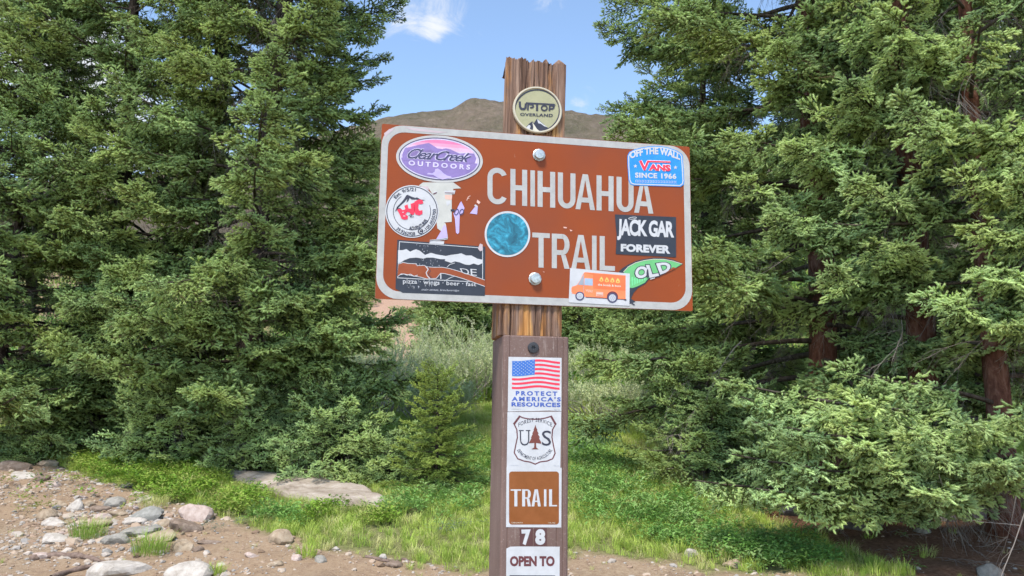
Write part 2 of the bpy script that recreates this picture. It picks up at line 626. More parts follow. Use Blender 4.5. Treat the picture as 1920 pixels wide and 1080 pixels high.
def scatter_tree(coll):
    """geometry nodes that put shapes from a collection on the points of a mesh"""
    ng = bpy.data.node_groups.new('scatter_' + coll.name, 'GeometryNodeTree')
    ng.interface.new_socket('Geometry', in_out='INPUT', socket_type='NodeSocketGeometry')
    ng.interface.new_socket('Geometry', in_out='OUTPUT', socket_type='NodeSocketGeometry')
    n = ng.nodes.new
    gi, go = n('NodeGroupInput'), n('NodeGroupOutput')
    ci = n('GeometryNodeCollectionInfo')
    ci.inputs['Collection'].default_value = coll
    ci.inputs['Separate Children'].default_value = True
    ci.inputs['Reset Children'].default_value = True
    ip = n('GeometryNodeInstanceOnPoints')
    ip.inputs['Pick Instance'].default_value = True

    def attr(nm, typ):
        a = n('GeometryNodeInputNamedAttribute')
        a.data_type = typ
        a.inputs['Name'].default_value = nm
        return a.outputs['Attribute']
    e2r = n('FunctionNodeEulerToRotation')
    L = ng.links.new
    L(attr('rot', 'FLOAT_VECTOR'), e2r.inputs[0])
    L(gi.outputs[0], ip.inputs['Points'])
    L(ci.outputs[0], ip.inputs['Instance'])
    L(attr('idx', 'INT'), ip.inputs['Instance Index'])
    L(e2r.outputs[0], ip.inputs['Rotation'])
    L(attr('scl', 'FLOAT_VECTOR'), ip.inputs['Scale'])
    L(ip.outputs[0], go.inputs[0])
    return ng


NG = {}


def scatter(name, coll, pts, rots, scls, idxs, parent=None, loc=None, label=None, cat=None, kind='stuff'):
    me = bpy.data.meshes.new(name)
    P = np.asarray(pts, dtype=np.float32)
    me.vertices.add(len(P))
    me.vertices.foreach_set('co', P.ravel())
    a = me.attributes.new('rot', 'FLOAT_VECTOR', 'POINT'); a.data.foreach_set('vector', np.asarray(rots, dtype=np.float32).ravel())
    S = np.asarray(scls, dtype=np.float32)
    if S.ndim == 1: S = np.repeat(S[:, None], 3, 1)
    a = me.attributes.new('scl', 'FLOAT_VECTOR', 'POINT'); a.data.foreach_set('vector', S.ravel())
    a = me.attributes.new('idx', 'INT', 'POINT'); a.data.foreach_set('value', np.asarray(idxs, dtype=np.int32))
    o = link(name, me, parent, loc, label, cat, kind=kind)
    if coll.name not in NG:
        NG[coll.name] = scatter_tree(coll)
    md = o.modifiers.new('scatter', 'NODES')
    md.node_group = NG[coll.name]
    return o


def rot_from(d, up):
    d = d / np.linalg.norm(d)
    y = np.cross(up, d); y /= np.linalg.norm(y) + 1e-9
    z = np.cross(d, y)
    M = Matrix(((d[0], y[0], z[0]), (d[1], y[1], z[1]), (d[2], y[2], z[2])))
    e = M.to_euler()
    return (e.x, e.y, e.z)


def bark_mat(name, c0, c1, c2):
    m = Mat(name, rough=0.95, spec=0.1)
    n = m.noise(14, 7, .7, vec=m.coord((1, 1, .35)), dist=.6)
    m.color(m.ramp(n, [(.3, c0), (.5, c1), (.72, c2)]))
    m.bump(n, 1.0, 0.03)
    return m.m


BRANCH = bark_mat('branch_bark', (.035, .028, .023), (.085, .066, .052), (.15, .125, .105))
BARK_DARK = bark_mat('bark_dark', (.02, .016, .014), (.055, .042, .036), (.11, .09, .08))
BARK_RED = bark_mat('bark_reddish', (.04, .02, .015), (.14, .06, .04), (.27, .155, .12))


def spruce(name, label, group, px, D, H, R0, seed, z_low=0.4, nb=95, bark=None, trunk_r=None, sprays=None, hero=(), lean=(0, 0), power=.75, near=True,
           spray_scale=1.0, dead=1.0, Rjit=.3, base=None, az_skip=None, fill=1.0, dead_hero=(), lateral=1.0, drop=0.0):
    rng = np.random.RandomState(seed)
    bark = bark or BARK_DARK
    sprays = sprays or SPRAYS
    p = at(px, 700, D)
    if base is not None:
        p = Vector(base)
    bx, by = p.x, p.y
    bz = float(zg(bx, by))
    root = empty(name, (bx, by, bz), label, 'tree', group)
    trunk_r = trunk_r or (0.012 * H)
    # trunk
    k = 26
    zz = np.linspace(-0.25, H, k)
    path = np.stack([lean[0] * (zz / H) + .03 * np.sin(zz * 1.1 + seed), lean[1] * (zz / H) + .03 * np.cos(zz * .9 + seed), zz], -1)
    rad = trunk_r * (1 - np.clip(zz / H, 0, 1)) ** .85 + .006
    rad[0:3] *= np.array([1.5, 1.2, 1.05])
    V, F = tube(path, rad, 14)
    V[:, 0] += .012 * trunk_r / .15 * np.sin(V[:, 2] * 31 + V[:, 1] * 90)
    link('trunk', mesh_np('trunk', V, F, mats=[bark], smooth=True), root)

    def tp(z):
        return np.array([np.interp(z, zz, path[:, 0]), np.interp(z, zz, path[:, 1]), z])
    sp = Soup(4)
    pts, rots, scl, idx = [], [], [], []
    dp, dr, ds, di = [], [], [], []
    nsrc = len(sprays.objects)

    def bough(p0, d0, ln, droop, up, t0, dens=1.0):
        d0 = np.array(d0, float); d0 /= np.linalg.norm(d0)
        hor = np.array([d0[0], d0[1], 0]); hn = np.linalg.norm(hor) + 1e-9; hor /= hn
        sidev = np.array([-hor[1], hor[0], 0])
        n = 9
        ts = np.linspace(0, 1, n)
        wob = rng.uniform(-.07, .07)
        C = p0[None] + ln * (ts[:, None] * d0[None] + np.array([0, 0, 1.0])[None] * (-droop * ts ** 2 + up * ts ** 4)[:, None] + sidev[None] * (wob * np.sin(ts * 3))[:, None])
        r0 = .011 * ln + .004
        sp.add(*tube(C, r0 * (1 - .85 * ts), 5))
        step = 0.145 * (.4 + .6 * lateral) * spray_scale / ln / dens
        t = t0 + rng.uniform(0, step)
        while t < 1.0:
            c = np.array([np.interp(t, ts, C[:, j]) for j in range(3)])
            c2 = np.array([np.interp(min(t + .08, 1.0), ts, C[:, j]) for j in range(3)])
            c1 = np.array([np.interp(t - .08, ts, C[:, j]) for j in range(3)])
            T = c2 - c1; T /= np.linalg.norm(T)
            sv = np.cross(T, np.array([0, 0, 1.0])); sv /= np.linalg.norm(sv) + 1e-9
            for sgn in (-1, 1):
                if rng.rand() > .93 * fill: continue
                a = math.radians(rng.uniform(38, 66))
                d = T * math.cos(a) + sv * sgn * math.sin(a) + np.array([0, 0, rng.uniform(-.55, .25) - drop])
                upv = np.array([rng.uniform(-.6, .6), rng.uniform(-.6, .6), 1.0])
                s = lateral * spray_scale * min(1.15, max(.42, (1 - t) * ln / .55 * .75 + .38)) * rng.uniform(.8, 1.15)
                pts.append(c); rots.append(rot_from(d, upv)); scl.append(s); idx.append(rng.randint(nsrc))
            t += step
        T = C[-1] - C[-2]
        pts.append(C[-2]); rots.append(rot_from(T, np.array([0, 0, 1.0]))); scl.append(spray_scale * .9); idx.append(rng.randint(nsrc))
        # dead inner twigs
        if dead > 0:
            for q in range(int(rng.poisson(3.0 * dead * t0 / .35))):
                t = rng.uniform(.08, t0 + .1)
                c = np.array([np.interp(t, ts, C[:, j]) for j in range(3)])
                a = rng.uniform(.4, 1.3) * rng.choice([-1, 1])
                d = np.array([hor[0] * math.cos(a) - hor[1] * math.sin(a), hor[0] * math.sin(a) + hor[1] * math.cos(a), -rng.uniform(.0, .8)])
                dp.append(c); dr.append(rot_from(d, np.array([0, 0, 1.0]))); ds.append(rng.uniform(.7, 1.3)); di.append(rng.randint(4))

    ga = rng.uniform(0, 6.28)
    for i in range(nb):
        f = (i + rng.rand() * .8) / nb
        z = z_low + (H * .985 - z_low) * f
        ga += 2.39996 + rng.uniform(-.3, .3)
        rel = z / H
        R = R0 * max(0.05, (1 - rel)) ** power
        R *= rng.uniform(1 - Rjit, 1 + Rjit * .4)
        if az_skip is not None and az_skip(ga % 6.2832, z): continue
        if R < .12: R = .12
        lowness = 1 - rel
        rise = .42 * (rel ** 1.5) + rng.uniform(-.08, .08)
        droop = .34 * lowness * rng.uniform(.6, 1.2)
        d = (math.sin(ga), math.cos(ga), rise)
        t0 = .22 + .16 * lowness if R > .8 else .1
        bough(tp(z), d, R, droop, .16 + .1 * rng.rand(), t0, 1.0)
    for hq in hero:
        (qx, qy, qd, z0) = hq[:4]
        tip = at(qx, qy, qd)
        tipl = np.array([tip.x - bx, tip.y - by, tip.z - bz])
        p0 = tp(z0)
        v = tipl - p0
        ln = np.linalg.norm(v)
        dr_ = .18; up_ = .10
        d = v / ln + np.array([0, 0, dr_ - up_])
        bough(p0, v / ln + np.array([0, 0, dr_ - up_]), ln / max(np.linalg.norm(d), .01) * np.linalg.norm(d), dr_, up_, hq[4] if len(hq) > 4 else .3, 1.15)
    for (qx, qy, qd, dv_, s_) in dead_hero:
        w = at(qx, qy, qd)
        dp.append((w.x - bx, w.y - by, w.z - bz)); dr.append(rot_from(np.array(dv_, float), np.array([.3, -1, .4]))); ds.append(s_); di.append(rng.randint(4))
    link('branchwork', sp.mesh('branchwork', [BRANCH]), root, kind='stuff')
    scatter('crown', sprays, pts, rots, scl, idx, root)
    if dp and dead > 0:
        scatter('dead_twigs', DEAD, dp, dr, ds, di, root)
    return root, len(pts)


tot = 0
def T(*a, **k):
    global tot
    r, n = spruce(*a, **k)
    tot += n
    return r


GL = 'spruces left of the sign'
GR = 'spruces right of the sign'
# left side
T('spruce_tree', 'tall spruce just left of the sign, boughs reaching out against blue sky', GL, 462, 12.0, 13.5, 2.6, 1, z_low=.9, nb=150, power=.42, hero=[(430, 500, 10.0, 2.9), (545, 560, 10.2, 2.5), (640, 600, 10.6, 2.3), (705, 480, 10.9, 2.9), (380, 590, 10.3, 2.2), (500, 650, 10.5, 1.7), (600, 680, 10.7, 1.5), (420, 700, 10.6, 1.4)], lean=(.35, 0))
T('spruce_tree', 'spruce behind the tree next to the sign, dark bare trunk showing high up', GL, 372, 13.6, 14.5, 2.8, 2, z_low=1.0, nb=105, power=.42, fill=.7)
T('spruce_tree', 'broad spruce second from the left edge, pale hillside glimpsed through its boughs', GL, 195, 13.0, 12, 2.8, 3, z_low=.8, nb=108, power=.45, fill=.72, hero=[(270, 520, 10.8, 2.6), (180, 560, 10.9, 2.4), (300, 600, 11.0, 2.0), (120, 640, 11.0, 1.8)])
T('spruce_tree', 'spruce cut off by the left edge of the picture', GL, 0, 12.4, 7.6, 2.7, 4, z_low=.7, nb=110, power=.6)
T('spruce_tree', 'thin sparse spruce top against white cloud in the upper left corner', GL, 40, 18.5, 11.2, 1.6, 5, z_low=4, nb=60, power=.6, fill=.6)
# right side
T('spruce_tree', 'tall reddish trunked spruce right of the sign, lower boughs hanging beside the post', GR, 1545, 11.2, 15.5, 3.8, 11, z_low=1.0, nb=150, power=.52, bark=BARK_RED, trunk_r=.2, az_skip=lambda a, z: 2.1 < z < 3.5 and 2.2 < a < 3.7)
T('spruce_tree', 'spruce with a red brown trunk showing between boughs near the upper right', GR, 1728, 9.6, 13, 2.75, 12, z_low=1.6, nb=95, power=.5, bark=BARK_RED, trunk_r=.17, sprays=SPRAYS_B, fill=.9, az_skip=lambda a, z: (1.6 < z < 3.4 and 1.8 < a < 4.9) or (3.0 < z and 2.7 < a < 3.5 and int(z * 3) % 2),
  lateral=.78, drop=.2, hero=[(1560, 500, 8.2, 2.3), (1630, 455, 8.0, 2.5), (1700, 455, 7.8, 2.5), (1600, 330, 7.9, 3.1), (1480, 265, 8.4, 3.5), (1370, 330, 8.8, 3.2), (1350, 245, 9.0, 3.7), (1440, 400, 8.5, 2.9), (1690, 70, 7.8, 4.6), (1750, 90, 7.8, 4.6), (1600, 150, 8.2, 4.2)])
T('spruce_tree', 'nearest right spruce, short red trunk and pale new tips spreading low over the ground', GR, 1862, 8.4, 9, 2.3, 13, z_low=1.5, nb=58, power=.4, bark=BARK_RED, trunk_r=.125, sprays=SPRAYS_C, fill=.85,
  az_skip=lambda a, z: z < 2.7 and (a > 1.6 and a < 5.2),
  lateral=.62, drop=.32,
  hero=[(1338, 705, 7.3, .95), (1385, 742, 7.1, .9), (1410, 790, 7.0, .8), (1530, 762, 6.7, .95), (1470, 800, 6.8, .8), (1625, 745, 6.7, 1.05), (1700, 800, 6.5, .9), (1825, 785, 6.4, 1.0), (1935, 770, 6.4, 1.05), (1570, 690, 7.5, 1.25),
        (1365, 850, 7.1, .5), (1490, 870, 6.8, .5), (1600, 830, 6.6, .7), (1665, 880, 6.6, .5), (1760, 845, 6.5, .7), (1870, 860, 6.4, .6), (1975, 860, 6.4, .7), (1410, 915, 7.0, .35), (1525, 925, 6.8, .35), (1740, 915, 6.5, .4), (1300, 900, 7.5, .35)],
  dead_hero=[(1925, 950, 6.6, (-.15, -.1, -1), 1.5), (1905, 930, 6.7, (.1, -.1, -1), 1.2), (1760, 890, 6.6, (.5, 0, -.6), .7), (1870, 620, 8.0, (-.8, -.3, -.5), 1.1), (1850, 610, 8.0, (.7, -.3, -.6), 1.1), (1840, 640, 8.0, (-1, -.2, .1), 1.0), (1880, 650, 8.0, (.9, -.3, -.2), 1.1), (1700, 640, 8.4, (-.9, -.3, -.6), 1.1), (1690, 600, 8.4, (-.4, -.3, -.9), 1.0), (1410, 560, 9.5, (-.6, -.2, -.7), 1.2), (1480, 480, 9.4, (-.8, -.2, -.5), 1.2), (1690, 360, 8.6, (-.2, -.3, -1), 1.2), (1720, 370, 8.6, (.3, -.3, -1), 1.1), (1390, 640, 9.0, (-.7, -.3, -.8), 1.2)])
T('spruce_tree', 'spruce cut off by the right edge of the picture, bright boughs reaching in from outside', GR, 2070, 8.3, 11, 2.2, 14, z_low=1.5, nb=80, power=.4, bark=BARK_RED, sprays=SPRAYS_C,
  lateral=.68, drop=.25, hero=[(1790, 330, 7.3, 3.0), (1810, 420, 7.2, 2.7), (1850, 240, 7.2, 3.2), (1720, 560, 7.4, 2.1), (1780, 575, 7.1, 2.2), (1880, 520, 6.9, 2.3), (1830, 500, 7.1, 2.4), (1900, 600, 6.9, 2.0), (1760, 210, 7.6, 3.4)])
T('spruce_tree', 'slender spruce with a thin trunk in the shade behind the red trunks', GR, 1675, 15.5, 11, 2.0, 15, z_low=3.9, nb=60, power=.5, fill=.9)
T('spruce_tree', 'spruce deep in the shade, its trunk just left of the slender one', GR, 1625, 17.5, 13, 2.4, 16, z_low=4.0, nb=60, power=.5, fill=.9)
T('spruce_tree', 'spruce filling the gap at the upper right behind the nearer trunks', GR, 1850, 14.5, 14, 2.6, 17, z_low=2.0, nb=80, power=.5)
T('spruce_tree', 'spruce behind the tall reddish trunked one, its lower left boughs beside the brown post', GR, 1330, 15.0, 9.5, 2.5, 18, z_low=.6, nb=95, power=.7)

T('spruce_tree', 'spruce far back in the shade between the tall and the second red trunks', GR, 1580, 22, 12, 2.8, 19, z_low=.6, nb=80, power=.5, sprays=SPRAYS_FAR, spray_scale=1.5, dead=0)
T('spruce_tree', 'spruce far back in the shade behind the second red trunk', GR, 1760, 21, 13, 2.8, 20, z_low=.6, nb=80, power=.5, sprays=SPRAYS_FAR, spray_scale=1.5, dead=0)
T('spruce_tree', 'spruce far back at the right edge behind the nearest red trunk', GR, 1950, 19, 12, 2.8, 21, z_low=.6, nb=80, power=.5, sprays=SPRAYS_FAR, spray_scale=1.5, dead=0)
# low spruces along the slab of rock, and the young one
GS = 'low spruces along the rock slab'
def low(name_label, px, D, H, R, seed, **k):
    T('low_spruce', name_label, GS, px, D, H, R, seed, z_low=.08, nb=k.pop('nb', 46), power=k.pop('power', .6), spray_scale=k.pop('ss', .75), dead=.3, sprays=k.pop('sprays', SPRAYS_B), trunk_r=.035, **k)
low('low spreading spruce at the left end of the rock slab under the tall trees', 330, 11.6, 1.15, 1.15, 41)
low('low dense spruce over the middle of the rock slab', 500, 11.3, 1.05, 1.0, 42)
low('low bluish spruce at the right end of the rock slab', 640, 11.0, 1.15, 1.0, 43, nb=55)
low('small low spruce between the slab spruces and the young conical one', 735, 10.5, .5, .5, 44, nb=30)
T('young_spruce', 'young conical spruce standing alone in the grass left of the brown post', None, 818, 10.1, 1.38, .62, 45, z_low=.05, nb=62, power=.8, spray_scale=.5, dead=0, trunk_r=.022, sprays=SPRAYS_YOUNG)
T('low_spruce', 'low dark spruce bough clump at the far left under the trees', GS, 120, 12.2, 1.2, 1.3, 46, z_low=.1, nb=46, power=.6, spray_scale=.8, dead=.5)
T('low_spruce', 'low spruce below the hanging boughs right of the brown post', GR, 1330, 10.6, 1.5, 1.1, 47, z_low=.1, nb=50, power=.6, spray_scale=.8, dead=.8, trunk_r=.04)

# spruces on the bank across the willows
GB = 'spruces on the bank beyond the willows'
for i, (px, D, H, R, lab) in enumerate([
        (905, 33, 7.2, 2.4, 'dark spruce on the bank directly behind the wooden post'),
        (848, 29.5, 4.2, 1.2, 'small bright conical spruce on the bank left of the post'),
        (838, 41, 6.2, 2.2, 'spruce above the bare red earth, just under the sign'),
        (870, 38, 6.6, 2.5, 'taller spruce behind the small bright conical one'),
        (1085, 31, 7.2, 2.6, 'spruce on the bank just right of the wooden post'),
        (1150, 34, 7.8, 2.8, 'spruce on the bank second right of the wooden post'),
        (1215, 30, 8.0, 2.5, 'spruce on the bank half hidden by the hanging boughs'),
        (970, 40, 7, 2.8, 'spruce on the bank hidden mostly by the signpost'),
        (660, 46, 8.5, 2.4, 'spruce on the bank behind the boughs left of the sign'),
        (1300, 36, 10, 2.8, 'spruce on the bank seen through the boughs right of the sign')]):
    T('bank_spruce', lab, GB, px, D, H, R, 60 + i, z_low=.2, nb=70, power=.75, sprays=SPRAYS_FAR, spray_scale=1.9, dead=0, near=False)
print('sprays placed', tot)
# ------------------------------------------------------------------ signpost
# pose of the board (solved from its four corners): along the board, up, toward the viewer
bu = (RW @ Vector((0.98345, -0.04125, -0.17654)))
bu.z = 0; bu.normalize()
bv = Vector((0, 0, 1))
bn = bu.cross(bv).normalized()                     # toward the camera
BW, BH = 0.46, 0.2503
BO = CAM + (RW @ Vector((-0.40791, -0.03174, -2.5401))) * BW
gz = float(zg(BO.x, BO.y))
post_mid = 0.235
base = BO + bu * post_mid - bn * 0.05
base.z = gz
SIGN = empty('trail_signpost', base, 'weathered wooden signpost carrying a brown sticker covered trail sign and a brown marker', 'sign')


def pl(px, py, n=0.0):
    """photo pixel -> (s, t) on the plane n in front of the board's face"""
    r = raydir(px, py)
    o = BO + bn * n
    k = (o - CAM).dot(bn) / r.dot(bn)
    q = CAM + r * k - BO
    return q.dot(bu), q.z


def w3(s, t, n):
    q = BO + bu * s + bv * t + bn * n
    return (q.x - base.x, q.y - base.y, q.z - base.z)


print('board px check', [tuple(round(c_, 3) for c_ in pl(*c)) for c in ((716, 232), (1293, 275), (1299, 583), (703, 560))])


def paint(name, col, rough=0.45, spec=0.4, wear=0.0, fade=0.06):
    m = Mat(name, rough=rough, spec=spec)
    n = m.noise(55, 6, .65, vec=m.coord())
    d = tuple(max(0, c_ * (1 - fade * 2)) for c_ in col[:3])
    l_ = tuple(min(1, c_ * (1 + fade) + .01) for c_ in col[:3])
    c = m.ramp(n, [(.3, d), (.7, l_)])
    if wear:
        n2 = m.noise(170, 5, .75, vec=m.coord())
        c = m.mix(m.maprange(n2, .66 - wear * .1, .72), c, tuple(c_ * .5 + .12 for c_ in col[:3]))
    m.color(c)
    return m.m


PM = {}
def P_(key):
    if key not in PM:
        PM[key] = paint('print_' + key, INK[key])
    return PM[key]


INK = dict(white=(.52, .52, .535), offwhite=(.46, .445, .43), cream=(.62, .58, .47), black=(.022, .026, .040), ink=(.03, .03, .05), brown=(.27, .052, .007), brown_dark=(.20, .04, .015), trail_brown=(.235, .068, .008),
           purple=(.235, .165, .40), purple_light=(.46, .38, .66), purple_dark=(.20, .14, .32), pink=(.72, .20, .36), pink_light=(.66, .45, .62), lilac=(.58, .52, .70), navy=(.05, .045, .11), red=(.75, .03, .07), blue=(.0, .20, .66), sky_blue=(.02, .25, .72),
           teal=(.03, .20, .30), teal_light=(.06, .42, .62), grey_white=(.50, .49, .45), green=(.13, .44, .16), green_light=(.16, .60, .26), orange=(.78, .16, .05), orange_light=(.85, .22, .08), grey=(.30, .33, .38), window=(.32, .42, .55), yellow=(.75, .50, .12),
           olive=(.33, .32, .15), olive_light=(.36, .345, .20), gold_rim=(.58, .49, .34), maroon=(.12, .03, .035), flag_blue=(.03, .14, .48), text_blue=(.05, .10, .38), shield=(.12, .03, .035), digit_brown=(.09, .035, .035), light_grey=(.45, .46, .50), peach=(.70, .42, .34), torn=(.50, .40, .42))

_tx = {}
def text_shape(body, bold=0.0, spacing=1.0, shear=0.0):
    key = (body, bold, spacing, shear)
    if key in _tx: return _tx[key]
    c = bpy.data.curves.new('lettering', 'FONT')
    c.body = body; c.offset = bold; c.space_character = spacing; c.shear = shear; c.resolution_u = 3
    o = bpy.data.objects.new('lettering', c)
    COL.objects.link(o)
    dg = bpy.context.evaluated_depsgraph_get()
    me = bpy.data.meshes.new_from_object(o.evaluated_get(dg))
    V = np.array([v.co[:2] for v in me.vertices]); F = [tuple(p.vertices) for p in me.polygons]
    bpy.data.objects.remove(o); bpy.data.curves.remove(c); bpy.data.meshes.remove(me)
    lo, hi = V.min(0), V.max(0)
    V = (V - lo) / (hi - lo)
    _tx[key] = (V, F, (hi - lo)[0] / (hi - lo)[1])
    return _tx[key]


LAY = 0.00016
class Art:
    """flat printed shapes given in photo pixels, laid on the board's (or marker's) plane"""
    def __init__(s, n0):
        s.n0 = n0; s.V = []; s.loops = []; s.sizes = []; s.mi = []; s.keys = []

    def mat(s, key):
        if key not in s.keys: s.keys.append(key)
        return s.keys.index(key)

    def raw(s, P, faces, key, layer):
        n = s.n0 + layer * LAY
        k = len(s.V)
        for (x, y) in P:
            a_, b_ = pl(x, y, n)
            s.V.append(w3(a_, b_, n))
        m = s.mat(key)
        for f in faces:
            s.loops.extend([i + k for i in f]); s.sizes.append(len(f)); s.mi.append(m)

    def poly(s, P, key, layer=0):
        s.raw(P, [tuple(range(len(P)))], key, layer)

    def ell(s, cx, cy, rx, ry, key, layer=0, rot=0.0, n=56, a0=0, a1=360):
        r = math.radians(rot)
        A = np.radians(np.linspace(a0, a1, n + (0 if a1 - a0 == 360 else 1), endpoint=(a1 - a0 != 360)))
        s.poly([(cx + rx * math.cos(a) * math.cos(r) - ry * math.sin(a) * math.sin(r), cy + rx * math.cos(a) * math.sin(r) + ry * math.sin(a) * math.cos(r)) for a in A], key, layer)

    def ring(s, cx, cy, rx, ry, w, key, layer=0, rot=0.0, n=64, a0=0, a1=360):
        r = math.radians(rot)
        A = np.radians(np.linspace(a0, a1, n + 1))
        P = []
        for a in A:
            for q in (0, -w):
                x, y = (rx + q) * math.cos(a), (ry + q) * math.sin(a)
                P.append((cx + x * math.cos(r) - y * math.sin(r), cy + x * math.sin(r) + y * math.cos(r)))
        s.raw(P, [(2 * i, 2 * i + 1, 2 * i + 3, 2 * i + 2) for i in range(n)], key, layer)

    def line(s, pts, w, key, layer=0):
        for i in range(len(pts) - 1):
            (x1, y1), (x2, y2) = pts[i], pts[i + 1]
            d = math.hypot(x2 - x1, y2 - y1) + 1e-9
            nx_, ny_ = -(y2 - y1) / d * w / 2, (x2 - x1) / d * w / 2
            s.poly([(x1 + nx_, y1 + ny_), (x2 + nx_, y2 + ny_), (x2 - nx_, y2 - ny_), (x1 - nx_, y1 - ny_)], key, layer + (i % 3) * .12)

    def outline(s, P, w, key, layer=0):
        """closed band inside polygon P of width w"""
        n = len(P)
        c = (sum(p[0] for p in P) / n, sum(p[1] for p in P) / n)
        Q = []
        for i in range(n):
            p0, p1, p2 = P[i - 1], P[i], P[(i + 1) % n]
            def nrm(a, b):
                d = math.hypot(b[0] - a[0], b[1] - a[1]) + 1e-9
                return (-(b[1] - a[1]) / d, (b[0] - a[0]) / d)
            n1, n2 = nrm(p0, p1), nrm(p1, p2)
            b = (n1[0] + n2[0], n1[1] + n2[1]); q = math.hypot(*b) + 1e-9
            b = (b[0] / q, b[1] / q)
            k = w / max(.4, b[0] * n1[0] + b[1] * n1[1])
            if (c[0] - p1[0]) * b[0] + (c[1] - p1[1]) * b[1] < 0: k = -k
            Q.append((p1[0] + b[0] * k, p1[1] + b[1] * k))
        s.raw(list(P) + Q, [(i, (i + 1) % n, n + (i + 1) % n, n + i) for i in range(n)], key, layer)
        return Q

    def text(s, body, quad, key, layer=0, bold=0.0, spacing=1.0, shear=0.0):
        """quad: TL TR BR BL in photo pixels"""
        V, F, _ = text_shape(body, bold, spacing, shear)
        q = np.array(quad, float)
        u, v = V[:, :1], V[:, 1:]
        P = (q[0] * (1 - u) + q[1] * u) * v + (q[3] * (1 - u) + q[2] * u) * (1 - v)
        s.raw([tuple(p) for p in P], F, key, layer)

    def arc(s, body, cx, cy, r, h, a0, a1, key, layer=0, bold=0.0, outside=True, yk=1.0, spacing=1.0, shear=0.0):
        """letters on an arc; angles in degrees, clockwise from the top; outside: tops point away from the centre"""
        V, F, _ = text_shape(body, bold, spacing, shear)
        P = []
        for u, v in V:
            a = math.radians(a0 + (a1 - a0) * u)
            rr = r + h * v if outside else r - h * v
            P.append((cx + rr * math.sin(a), cy - rr * math.cos(a) * yk))
        s.raw(P, F, key, layer)

    def build(s, name, parent, label=None, thick=0.0):
        me = mesh_np(name, s.V, loops=s.loops, sizes=s.sizes, mats=[P_(k) for k in s.keys], mi=s.mi)
        o = link(name, me, parent, label=label)
        return o


